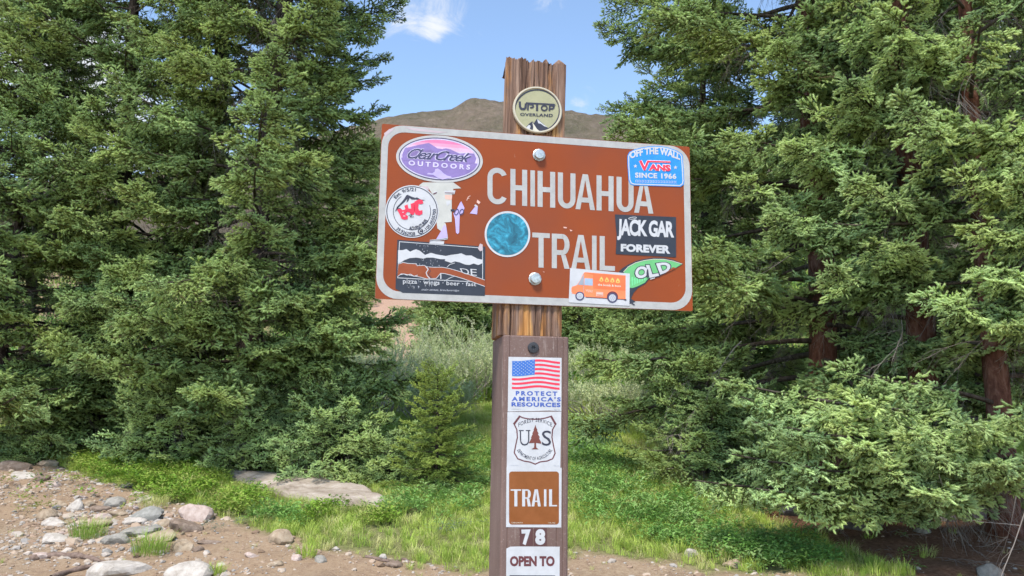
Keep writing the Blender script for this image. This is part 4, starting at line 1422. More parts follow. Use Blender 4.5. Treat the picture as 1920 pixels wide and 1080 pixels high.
def green_old():
    a = Art(.0005)
    outer = [(1160, 510), (1167, 503), (1178, 496), (1192, 489.5), (1208, 485.5), (1225, 483.3), (1245, 483.5), (1262, 487), (1280, 494)]
    torn = [(1280, 495.5), (1268, 502.5), (1255, 506), (1244, 513), (1232, 520), (1217, 523.5), (1210, 532), (1196, 540), (1188, 549), (1183, 560), (1192, 566), (1180, 570), (1178, 540), (1175, 515)]
    a.poly(outer + torn, 'black', 0)
    inner = [(1169, 510), (1178, 500), (1192, 492.6), (1208, 488.3), (1225, 486), (1245, 486.2), (1262, 489.5), (1279, 495)]
    t2 = [(1268, 501.5), (1254, 505), (1243, 512), (1231, 518.6), (1216, 521.5), (1209, 530), (1196, 536.5), (1186, 540), (1176, 539), (1174, 516)]
    a.poly(inner + t2, 'green', 1)
    a.line(inner, 1.0, 'cream', 2)
    for k_ in range(6):
        x = 1184 + k_ * 4.6
        a.poly([(x, 520 + (k_ % 2) * 4 - k_ * .8), (x + 3.2, 519 - k_ * .8), (x + 3.4, 534 - k_ * 2), (x + .6, 537 - k_ * 2)], 'green_light', 2)
    for body, q in (('O', [(1190, 502), (1213, 497), (1216, 519), (1192, 524)]), ('L', [(1211, 497), (1228, 496), (1236, 517), (1218, 521)]), ('D', [(1230, 494), (1255, 490), (1259, 507), (1238, 515)])):
        cx0 = sum(p[0] for p in q) / 4; cy0 = sum(p[1] for p in q) / 4
        big_ = [(cx0 + (x - cx0) * 1.16, cy0 + (y - cy0) * 1.13) for x, y in q]
        a.text(body, big_, 'ink', 3, bold=.09); a.text(body, q, 'white', 4, bold=.045)
    a.poly([(1213.5, 504), (1215.5, 506), (1217, 518), (1213, 522), (1212, 512)], 'ink', 4.6)
    a.line([(1219, 523.5), (1228, 521)], 1.6, 'white', 4)
    a.poly([(1255, 506.5), (1262, 501), (1268, 502.4), (1246, 513)], 'brown', 4.4)
    a.line([(1181, 566), (1190, 572)], 2.2, 'ink', 3)
    a.build('torn_sticker', BOARD, label='torn green sticker with black edged white letters near the lower right corner')


def truck():
    a = Art(.0009)
    a.poly([(1069, 502.5), (1181, 513), (1180.2, 573.5), (1066.3, 567)], 'white', 0)
    body = [(1071.5, 540), (1073, 537.5), (1082, 534.5), (1088, 525), (1094, 512.5), (1097, 510.3), (1173, 516.5), (1173, 561), (1098, 556.5), (1071.5, 550)]
    a.poly(body, 'orange_light', 1)
    a.poly([(1095, 511), (1173, 517), (1173, 545), (1112, 541), (1112, 515)], 'orange', 1.6)
    a.poly([(1083.5, 534), (1090, 522), (1094, 515.5), (1094, 534.5)], 'grey', 2); a.poly([(1096, 521.5), (1111.5, 522.5), (1111.5, 535.5), (1095.5, 534.5)], 'window', 2)
    a.line([(1094.3, 513), (1094.3, 550)], .8, 'grey', 2.4)
    a.line([(1098, 557), (1173, 561.5)], 1.3, 'maroon', 2.2); a.line([(1072, 548), (1072, 551)], 1, 'white', 2)
    for (x, y, r) in ((1087.2, 555, 8.4), (1148.3, 558.5, 9.2)):
        if x > 1100: a.ell(x, y - 2, 10.6, 10.4, 'maroon', 2.6, n=28)
        a.ell(x, y, r, r, 'navy', 3, n=28); a.ell(x, y, r * .73, r * .73, 'light_grey', 4, n=24)
        for q in range(6):
            an = q * math.pi / 3
            a.ell(x + r * .42 * math.cos(an), y + r * .42 * math.sin(an), .9, .9, 'grey', 5, n=8)
        a.ell(x, y, 1.1, 1.1, 'grey', 5.2, n=8)
    for k_ in range(4):
        x = 1127.5 + k_ * 10.3; y = 523.5 + k_ * .9
        a.poly([(x, y - 5), (x + 3, y - 1), (x + 4, y + 3), (x, y + 5), (x - 4, y + 3), (x - 2.6, y - 1)], 'yellow', 3)
        a.ell(x, y + 1.5, 1.5, 1.8, 'orange', 4, n=10)
    a.text('the bomb & burn', [(1121, 531.5), (1164, 534.5), (1164, 538.6), (1121, 535.6)], 'cream', 3, bold=.03, spacing=1.1)
    a.text('MENU', [(1098, 542.5), (1111, 543.5), (1111, 548.5), (1100, 547.5)], 'cream', 3)
    a.poly([(1118, 547), (1131, 548), (1131, 556), (1117.5, 555)], 'peach', 3); a.line([(1119, 550.5), (1130, 551.4)], 1.2, 'cream', 4); a.line([(1119, 553), (1130, 553.8)], 1.0, 'orange', 4)
    a.poly([(1170, 561), (1174.5, 561), (1174.5, 563.4), (1170, 563)], 'ink', 3)
    a.build('sticker', BOARD, label='white sticker with an orange food truck on the lower border')


oval(); round_white(); remnant(); black_rect(); round_blue(); blue_badge(); black_words(); green_old(); truck()
# chips and scratches in the paint
for P, key in (([(1056, 425), (1063, 426), (1062.5, 428.3), (1057, 427.6)], 'peach'), ([(1068, 430), (1073.5, 432), (1070, 434)], 'peach'), ([(1018, 509), (1021, 509.5), (1020, 511)], 'peach'),
               ([(720, 250), (730, 242), (740, 240), (736, 245), (727, 252), (722, 258)], 'torn'), ([(757, 238), (800, 243), (840, 248), (820, 249.5), (776, 245)], 'torn')):
    a = Art(.0005); a.poly(P, key); a.build('paint_chip', BOARD)

# ---- round metal badge near the top of the post
def badge():
    n0 = -.003
    s0, t0 = pl(1007, 207.5, n0)
    R = (pl(1053, 210, n0)[0] - pl(961, 207, n0)[0]) / 2
    RY = R * .97
    k = 64
    prof = [(1.0, 0), (1.0, .0035), (.97, .0052), (.925, .0052), (.90, .0036)]
    V, F, M = [], [], []
    for (r, h) in prof:
        for i in range(k):
            V.append(w3(s0 + R * r * math.cos(2 * math.pi * i / k), t0 + RY * r * math.sin(2 * math.pi * i / k), n0 + h))
    for i in range(len(prof) - 1):
        for j in range(k): F.append((i * k + j, i * k + (j + 1) % k, (i + 1) * k + (j + 1) % k, (i + 1) * k + j))
    me = bpy.data.meshes.new('badge')
    me.from_pydata([tuple(v) for v in V], [], F + [tuple(range(4 * k, 5 * k))])
    rim = Mat('badge_rim', rough=.4, spec=.5, metallic=.35); rim.color((.60, .52, .38))
    me.materials.append(rim.m); me.materials.append(P_('olive_light'))
    me.polygons[len(F)].material_index = 1
    b = link('badge', me, SIGN, label='round olive badge with a cream rim near the top of the post')
    a = Art(n0 + .0038)
    cx, cy = 1007, 207.5
    a.ring(cx, cy, 43, 40.2, 2.3, 'ink', 1)
    for (P, wd) in (([(974.5, 190), (975, 201), (979, 205), (985, 203.5), (986, 194)], 4.2), ([(989.5, 207), (990.5, 195), (999, 196), (1000, 201), (994, 202)], 3.2), ([(986, 193), (1040, 196), (1040, 198)], 2.8), ([(1007, 195), (1007, 208)], 4), ([(1030, 208), (1031, 197.5), (1039, 199), (1037, 204), (1032, 204)], 3.2)):
        a.line(P, wd, 'ink', 2)
    a.ring(1020.5, 202.5, 6.6, 6.0, 2.8, 'ink', 2.4, n=24)
    a.text('OVERLAND', [(975, 211.5), (1037, 213.5), (1036, 219.5), (975.5, 217)], 'ink', 2, bold=.03, spacing=1.1)
    a.poly([(986, 238.5), (992, 232), (998, 227.5), (1001, 231), (1007, 222), (1017, 231), (1028, 240), (1020, 246), (1007, 247.5), (994, 245.5)], 'ink', 2)
    a.poly([(987, 238.5), (992, 234), (995, 236), (993, 243)], 'white', 3); a.poly([(998, 229), (1001, 233), (1007, 242), (1012, 246), (999, 245), (1000, 238)], 'cream', 3)
    a.poly([(1007, 223), (1018, 232.5), (1027, 239), (1020, 236.5), (1014, 232), (1009, 231)], 'white', 3)
    a.build('print', b)


badge()

# ---- screw and decals on the marker
def marker_parts():
    n0 = MN
    s0, t0 = pl(999.5, 652, n0)
    k = 24; V = []; F = []
    R = .0079
    prof = [(1.0, 0), (1.0, .0018), (.92, .0026), (.5, .0030), (.42, .0030), (.34, .0012), (.01, .0010)]
    for q, (r, h) in enumerate(prof):
        for i in range(k):
            rr = r * (1.0 if q < 4 or i % 4 < 2 else .62)
            V.append(w3(s0 + R * rr * math.cos(2 * math.pi * i / k), t0 + R * rr * math.sin(2 * math.pi * i / k), n0 + h))
    for i in range(len(prof) - 1):
        for j in range(k): F.append((i * k + j, i * k + (j + 1) % k, (i + 1) * k + (j + 1) % k, (i + 1) * k + j))
    m = Mat('black_screw', rough=.5, spec=.4); m.color((.035, .035, .04))
    link('screw', mesh_np('screw', V, F, mats=[m.m]), SLEEVE)
    N0 = MN + .0002
    # flag decal
    a = Art(N0)
    a.poly([(953.5, 669), (1053, 671), (1052.5, 771), (1030, 769.8), (1000, 770.8), (952, 771.5)], 'white', 0)
    def wave(u, v):
        x = 960.5 + 89.5 * u
        y = 675 + 52.5 * v + 2.0 * math.sin(u * 6.6 + 1.0) + u * 1.4
        return (x - v * .8, y)
    nS = 24
    for st in range(13):
        if st % 2: continue
        u0 = .475 if st < 7 else 0
        P = []
        us = np.linspace(u0, 1, nS)
        P = [wave(u, st / 13) for u in us] + [wave(u, (st + 1) / 13) for u in us[::-1]]
        a.poly(P, 'red', 1)
    us = np.linspace(0, .475, 12)
    a.poly([wave(u, 0) for u in us] + [wave(u, 7 / 13) for u in us[::-1]], 'flag_blue', 1.6)
    for r in range(9):
        for c_ in range(6 if r % 2 == 0 else 5):
            u = .475 * ((c_ + (.5 if r % 2 == 0 else 1)) / 6); v = 7 / 13 * (r + .7) / 9.6
            x, y = wave(u, v); q = 1.25
            a.poly([(x + q * (1 if i % 2 == 0 else .45) * math.sin(math.pi * i / 5), y - q * (1 if i % 2 == 0 else .45) * math.cos(math.pi * i / 5)) for i in range(10)], 'white', 2.2)
    a.text('PROTECT', [(967, 733), (1045, 734), (1045, 742.5), (967, 741.5)], 'text_blue', 1, bold=.045, spacing=1.45)
    a.text("AMERICA'S", [(959.5, 743.5), (1051.5, 744.5), (1051.5, 753), (959.5, 752)], 'text_blue', 1, bold=.045, spacing=1.35)
    a.text('RESOURCES', [(959, 754), (1051, 755), (1051, 763.5), (959, 762)], 'text_blue', 1, bold=.045, spacing=1.15)
    a.text('CARSONITE', [(959.5, 766.5), (976, 766.8), (976, 768.2), (959.5, 768)], 'grey', 1); a.text('TA-100', [(1039, 767.5), (1050, 767.7), (1050, 769.7), (1039, 769.5)], 'grey', 1)
    a.build('decal', SLEEVE, label='white decal with a waving red, white and blue flag above blue lettering')
    # shield decal
    a = Art(N0 + .00004)
    a.poly([(951.5, 772.5), (1052.5, 771.8), (1050.5, 883), (950, 881)], 'white', 0)
    sh = [(975, 779.5), (980, 782), (989, 784), (1000, 785), (1012, 784.5), (1022, 782.8), (1033, 779.5), (1042.5, 796), (1037, 806), (1036, 820), (1039, 836), (1042, 850), (1037, 861), (1026, 865.5), (1013, 867), (1003.5, 871.5), (994, 867.5), (982, 865.5), (970, 861), (963, 849), (966, 834), (969, 820), (968, 806), (963, 795.5)]
    a.outline(sh, 2.2, 'shield', 1)
    a.line([(975, 779.5), (963, 795.5)], 3.2, 'shield', 1.4); a.line([(1033, 779.5), (1042.5, 796)], 3.2, 'shield', 1.4)
    V, F, _ = text_shape('FOREST SERVICE', .01, 1.15, 0)
    a.raw([(972 + 63 * u, 800.5 - v * 7.5 - 9.5 * math.sin(math.pi * u)) for u, v in V], F, 'ink', 1)
    V, F, _ = text_shape('DEPARTMENT OF AGRICULTURE', .01, 1.05, 0)
    P = []
    for u, v in V:
        an = math.radians(248 - 136 * u)
        rx, ry = 36 - v * 6.5, 30 - v * 6.5
        P.append((1002.5 + rx * math.sin(an) * 1.0, 833 - ry * math.cos(an)))
    a.raw(P, F, 'ink', 1)
    a.text('U', [(974.5, 806.5), (992.5, 806.5), (992.5, 835.5), (975, 835.5)], 'ink', 1.4, bold=-.012); a.text('S', [(1016, 807), (1034, 807.5), (1033, 836), (1016, 835.5)], 'ink', 1.4, bold=.0)
    for q in ((973, 806.3, 982, 808), (986, 806.3, 994.5, 808)):
        a.poly([(q[0], q[1]), (q[2], q[1]), (q[2], q[3]), (q[0], q[3])], 'ink', 1.8)
    tr = [(1003.8, 796.5), (1006, 803), (1008, 806), (1007, 807), (1010, 813), (1008.5, 814), (1012.5, 820), (1010.5, 821), (1014.5, 829), (1015, 832), (1006, 830.5), (1005.2, 831), (1005.4, 839), (1010, 842.5), (996.5, 842.3), (1001.5, 839), (1001.8, 830.5), (991.5, 831), (993, 828), (996.5, 821.5), (995.5, 820.5), (998.8, 814), (998, 813), (1001, 806.5), (1000.4, 805.5), (1002, 802)]
    INK['tree_brown'] = (.16, .04, .03)
    a.poly(tr, 'tree_brown', 1.6)
    a.text('CARSONITE', [(955.5, 872), (972, 872.2), (972, 873.8), (955.5, 873.6)], 'grey', 1); a.text('TA-101', [(1038, 872.5), (1049, 872.7), (1049, 874.7), (1038, 874.5)], 'grey', 1)
    a.build('decal', SLEEVE, label='white decal with a dark red shield, a conifer and the letters U S')
    # brown trail decal
    a = Art(N0 + .00002)
    a.poly([(949.8, 876), (1053, 877), (1052.4, 989), (948.8, 988.3)], 'white', 0)
    def rr_(x0, y0, x1, y1, r): return rrect(x0, y0, x1, y1, r, 6)
    a.poly(rr_(954.5, 884, 1048, 983.5, 5.5), 'trail_brown', 1.2)
    for ch, x0, x1 in (('T', 957.5, 977), ('R', 979, 995.5), ('A', 996.5, 1014), ('I', 1020, 1024.5), ('L', 1029.5, 1044.5)):
        global LW
        LW = 5.6 if ch != 'I' else 4.8
        for q, pg in enumerate(glyph(ch, x0, x1)):
            a.poly([(x, 917.5 + 32 * y) for x, y in pg], 'white', 2.4 if q < 2 or ch == 'R' else 2.8)
    a.text('CARSONITE', [(959, 979), (980, 979.2), (980, 981.5), (959, 981.3)], 'cream', 2.4); a.text('TA-102', [(1028, 979), (1041, 979.2), (1041, 981.6), (1028, 981.4)], 'cream', 2.4)
    a.build('decal', SLEEVE, label='white edged brown square decal reading TRAIL in white')
    for d_, x0, x1, q in (('7', 974.5, 999.5, [(977.5, 993), (995, 992.5), (995.5, 1022), (979.5, 1022.5)]), ('8', 1001, 1025.5, [(1003.5, 992), (1022.5, 991.8), (1022.5, 1021.5), (1003.5, 1022)])):
        a = Art(N0)
        a.poly([(x0, 990.5), (x1, 989.8), (x1, 1023.5), (x0, 1024.5)], 'digit_brown', 0)
        a.text(d_, q, 'white', 1, bold=.06)
        a.build('number_decal', SLEEVE, label='dark brown square with a white figure ' + ('seven' if d_ == '7' else 'eight'))
    a = Art(N0 + .00002)
    a.poly([(949.5, 1028.5), (957, 1025), (975, 1024.6), (1049.5, 1025), (1049, 1140), (948.5, 1140)], 'white', 0)
    a.text('OPEN TO', [(956, 1042.5), (1040, 1042.5), (1040, 1062), (956, 1062)], 'shield', 1, bold=.05, spacing=1.0)
    a.poly([(955.5, 1078.5), (1041, 1079), (1041, 1134), (955.5, 1134)], 'ink', 1)
    a.build('decal', SLEEVE, label='white decal reading OPEN TO at the bottom of the marker')


marker_parts()
# ------------------------------------------------------------------ ground cover, rocks, bushes
def simple_rand_mat(name, cols, rough=.6, spec=.25, trans=.25):
    m = Mat(name, rough=rough, spec=spec)
    oi = m.n('ShaderNodeObjectInfo')
    stops = [(i / max(1, len(cols) - 1), c_) for i, c_ in enumerate(cols)]
    c = m.ramp(oi.outputs['Random'], stops)
    m.color(c)
    if trans:
        tr = m.n('ShaderNodeBsdfTranslucent'); m.l(c, tr.inputs['Color'])
        mx = m.n('ShaderNodeMixShader'); mx.inputs[0].default_value = trans
        o = m.t.nodes['Material Output']
        m.l(m.b.outputs[0], mx.inputs[1]); m.l(tr.outputs[0], mx.inputs[2]); m.l(mx.outputs[0], o.inputs[0])
    return m.m


SMALL = []
GRASS = simple_rand_mat('grass_blade', [(.24, .36, .06), (.36, .48, .08), (.44, .54, .11), (.55, .50, .24)])
HERB = simple_rand_mat('herb_leaf_bright', [(.10, .21, .03), (.19, .33, .035), (.27, .38, .06), (.30, .34, .09)])
HERB2 = simple_rand_mat('herb_leaf_green', [(.15, .30, .07), (.21, .38, .09), (.25, .36, .13)])
WIL = simple_rand_mat('willow_leaf', [(.44, .50, .26), (.54, .60, .30), (.56, .56, .38)])
SAGE = simple_rand_mat('sage_leaf', [(.20, .25, .17), (.26, .30, .22)])


def blade_tuft(seed, n=16, h=.15, w=.0045, lean=.5, rad=.03, mat=None):
    rng = np.random.RandomState(seed)
    V, F = [], []
    for i in range(n):
        a = rng.uniform(0, 6.28); r = rad * math.sqrt(rng.rand())
        b = np.array([r * math.cos(a), r * math.sin(a), 0])
        a2 = a + rng.uniform(-1, 1)
        out_ = np.array([math.cos(a2), math.sin(a2), 0]); sd = np.array([-out_[1], out_[0], 0]) * w / 2
        hh = h * rng.uniform(.5, 1.1); ln = lean * rng.uniform(.2, 1.1) * hh
        m1 = b + out_ * ln * .25 + np.array([0, 0, hh * .55]); m2 = b + out_ * ln * .95 + np.array([0, 0, hh * (.97 - .15 * rng.rand())])
        k = len(V)
        V += [b - sd, b + sd, m1 + sd * .9, m1 - sd * .9, m2]
        F += [(k, k + 1, k + 2), (k, k + 2, k + 3), (k + 3, k + 2, k + 4)]
    me = mesh_np('tuft_shape', V, F, mats=[mat or GRASS])
    return bpy.data.objects.new('tuft', me)


def herb_clump(seed, n=34, R=.09, h=.13, leaf=.035, mat=None, narrow=.5):
    rng = np.random.RandomState(seed)
    V, F = [], []
    for i in range(n):
        a = rng.uniform(0, 6.28); r = R * math.sqrt(rng.rand())
        z = h * (1 - (r / R) ** 2 * .5) * rng.uniform(.45, 1.05)
        c = np.array([r * math.cos(a), r * math.sin(a), z])
        a2 = a + rng.uniform(-1.2, 1.2); up = rng.uniform(-.2, .9)
        d = np.array([math.cos(a2), math.sin(a2), up]); d /= np.linalg.norm(d)
        sd = np.cross(d, [0, 0, 1]); sd /= np.linalg.norm(sd); nr = np.cross(sd, d)
        L_ = leaf * rng.uniform(.6, 1.3); W_ = L_ * narrow
        k = len(V)
        V += [c, c + d * L_ * .5 + sd * W_ / 2 + nr * .003, c + d * L_ - nr * L_ * .15, c + d * L_ * .5 - sd * W_ / 2 + nr * .003, c + d * L_ * .5 - nr * .002]
        F += [(k, k + 1, k + 4), (k + 1, k + 2, k + 4), (k + 2, k + 3, k + 4), (k + 3, k, k + 4)]
    return bpy.data.objects.new('herb', mesh_np('herb_shape', V, F, mats=[mat or HERB]))


C_GRASS = collection('grass_tufts', [blade_tuft(1 + k, 16 + 4 * k, .085 + .015 * k, .0036, .95, .045) for k in range(4)])
C_TALL = collection('tall_grass', [blade_tuft(20 + k, 22, .19, .0045, .95, .06) for k in range(3)])
C_HERB = collection('bright_herbs', [herb_clump(30 + k) for k in range(4)])
C_HERB2 = collection('green_herbs', [herb_clump(40 + k, 40, .10, .15, .045, HERB2, .4) for k in range(4)])
C_SAGE = collection('sage_herbs', [herb_clump(50 + k, 60, .09, .12, .03, SAGE, .3) for k in range(2)])


def on_ground(n, seed, x0, x1, y0, y1):
    r = np.random.RandomState(seed)
    x = r.uniform(x0, x1, n); y = y0 + (y1 - y0) * r.rand(n) ** 1.25
    return x, y, r


def put(name, coll, x, y, s, r, label, cat='ground cover', nvar=4, dz=0, tilt=.2):
    z = zg(x, y) + dz
    rots = np.stack([r.uniform(-tilt, tilt, len(x)), r.uniform(-tilt, tilt, len(x)), r.uniform(0, 6.28, len(x))], -1)
    return scatter(name, coll, np.stack([x, y, z], -1), rots, s, r.randint(0, nvar, len(x)), label=label, cat=cat)


# px regions -> strength of a plant kind
SLAB_PX = [(412, 884), (470, 885), (540, 892), (620, 903), (690, 918), (730, 938), (722, 958), (660, 957), (600, 953), (540, 941), (480, 922), (425, 905)]
SLAB_W = [ground(*q) for q in SLAB_PX]


def blob_field(x, y, blobs):
    f = np.zeros(len(x))
    for (px, py, rx, ry) in blobs:
        c0 = ground(px, py); D_ = c0.y
        wx = rx / FPX * D_
        wy = abs(ground(px, py - ry).y - c0.y) + .08
        f = np.maximum(f, 1.25 - ((x - c0.x) / wx) ** 2 - ((y - c0.y) / wy) ** 2)
    return np.clip(f, 0, 1)


x, y, r = on_ground(60000, 101, -9, 9, 7, 27)
keep = (np.abs(x) < y * .68 + .3)
dm = dirt_mask(x, y); df = duff_mask(x, y)
dens = (1 - dm) * (1 - df * .985) * 1.1 * (.72 + .4 * vnoise(x * 1.3, y * 1.3, 61)) + dm * .012
p_ = np.clip(dens, 0, 1) * keep
sel = (r.rand(len(x)) < p_) & ~in_poly(x, y, SLAB_W)
x, y = x[sel], y[sel]
s = (.55 + .6 * r.rand(len(x))) * (1 + (y - 8) * .05) * np.clip(1.1 - dirt_mask(x, y) * .5, .5, 1.2)
put('grass', C_GRASS, x, y, s, r, 'short green meadow grass on the verge around and behind the post')

x, y, r = on_ground(1500, 102, -8, 8, 8, 18)
f = blob_field(x, y, [(600, 992, 150, 16), (740, 975, 90, 22), (860, 940, 60, 60), (640, 1000, 120, 24), (880, 1010, 60, 60), (1100, 960, 60, 50), (1180, 980, 60, 30), (40, 800, 60, 40)])
sel = (r.rand(len(x)) < f * .9) & ~in_poly(x, y, SLAB_W)
x, y = x[sel], y[sel]
put('tall_grass', C_TALL, x, y, .5 + .6 * r.rand(len(x)), r, 'longer arching grass between the rock slab and the post', nvar=3)

x, y, r = on_ground(26000, 103, -8, 0.5, 8, 15)
f = blob_field(x, y, [(215, 865, 60, 22), (300, 885, 70, 26), (385, 905, 55, 34), (180, 862, 30, 16), (450, 945, 50, 20), (350, 935, 40, 18), (30, 832, 50, 24), (270, 890, 170, 44), (600, 972, 40, 10), (700, 980, 45, 12), (95, 855, 50, 14)])
f = f * (1 - dirt_mask(x, y) * .97) * (.55 + .5 * vnoise(x * 4, y * 4, 66))
sel = (r.rand(len(x)) < f * .6) & ~in_poly(x, y, SLAB_W)
x, y = x[sel], y[sel]
put('leafy_plants', C_HERB, x, y, .75 + .7 * r.rand(len(x)), r, 'bright yellow green leafy plants along the left edge of the trail')

x, y, r = on_ground(26000, 104, -8, 8, 7.2, 17)
f = blob_field(x, y, [(1130, 915, 90, 50), (1230, 960, 110, 34), (1330, 1010, 110, 36), (1430, 1040, 110, 30), (1260, 1000, 80, 24), (1500, 1062, 80, 18), (1110, 860, 60, 40), (870, 870, 60, 50), (100, 820, 140, 30), (530, 975, 50, 12), (780, 940, 80, 20), (1380, 940, 60, 20)])
f = f * (1 - dirt_mask(x, y) * .7)
sel = (r.rand(len(x)) < f * .42) & ~in_poly(x, y, SLAB_W)
x, y = x[sel], y[sel]
put('broad_leaved_plants', C_HERB2, x, y, .7 + .7 * r.rand(len(x)), r, 'low green broad leaved plants spreading below the right hand spruces')

x, y, r = on_ground(700, 105, -4, 4, 8, 12)
f = blob_field(x, y, [(850, 990, 60, 26), (420, 985, 40, 14), (880, 1040, 40, 24), (1480, 1060, 30, 10), (400, 975, 40, 14)])
sel = r.rand(len(x)) < f * .5
x, y = x[sel], y[sel]
put('sage_plants', C_SAGE, x, y, .6 + .5 * r.rand(len(x)), r, 'grey green sage like plants in the grass left of the post', nvar=2)

# few sprigs on the needle litter
sx = [(1690, 1010), (1700, 1050), (1715, 1075), (1600, 1055), (1730, 1040), (1650, 1068), (1560, 1010), (1680, 985)]
g_ = [ground(*q) for q in sx]
r = np.random.RandomState(9)
put('seedlings', C_HERB2, np.array([q.x for q in g_]), np.array([q.y for q in g_]), .5 + .5 * r.rand(len(g_)), r, 'few green seedlings in the reddish needle litter under the spruces')


# ---- rocks
def rock_mesh(seed, sx_, sy_, sz_, mat, nplanes=11, res=3, name='rock'):
    import bmesh
    rng = np.random.RandomState(seed)
    bm = bmesh.new()
    bmesh.ops.create_icosphere(bm, subdivisions=res, radius=1)
    Vd = np.array([v.co[:] for v in bm.verts]); Fd = np.array([[v.index for v in f.verts] for f in bm.faces])
    bm.free()
    n = rng.randn(nplanes, 3); n /= np.linalg.norm(n, axis=1)[:, None]
    d = rng.uniform(.52, .92, nplanes)
    dots = Vd @ n.T
    rr = np.where(dots > .05, d[None] / np.maximum(dots, .05), 9)
    k = 34.0
    r_ = -np.log(np.exp(-k * np.minimum(rr, 1.12)).sum(1) + np.exp(-k * 1.05)) / k + .08
    Vd = Vd * np.clip(r_, .3, 1.2)[:, None]
    Vd *= (1 + .035 * vnoise(Vd[:, 0] * 5 + seed, Vd[:, 1] * 5 + Vd[:, 2] * 4, seed % 50)[:, None])
    Vd *= np.array([sx_, sy_, sz_])
    return mesh_np(name, Vd, Fd, mats=[mat], smooth=False)


def rock_mat(name, c0, c1, c2, sc_=14):
    m = Mat(name, rough=.88, spec=.2)
    n = m.noise(sc_, 7, .7, vec=m.coord(), dist=.3); n2 = m.noise(sc_ * 9, 4, .7, vec=m.coord())
    c = m.ramp(n, [(.3, c0), (.5, c1), (.7, c2)])
    c = m.mix(m.maprange(n2, .62, .72), c, tuple(k_ * .55 for k_ in c0))
    m.color(c); m.bump(n2, .5, .006)
    return m.m


RM = dict(grey=rock_mat('rock_grey', (.155, .145, .125), (.25, .23, .20), (.35, .32, .28)), blue=rock_mat('rock_blue_grey', (.16, .155, .14), (.25, .24, .215), (.35, .33, .30)),
          tan=rock_mat('rock_tan', (.20, .145, .095), (.33, .25, .175), (.43, .35, .26)), pale=rock_mat('rock_pale', (.27, .23, .19), (.41, .365, .32), (.52, .47, .42)),
          brown=rock_mat('rock_brown', (.12, .085, .06), (.20, .145, .11), (.29, .225, .18)), pink=rock_mat('rock_pinkish', (.29, .21, .175), (.42, .325, .28), (.52, .43, .385)), dark=rock_mat('rock_dark', (.07, .06, .055), (.12, .11, .105), (.2, .18, .17)))

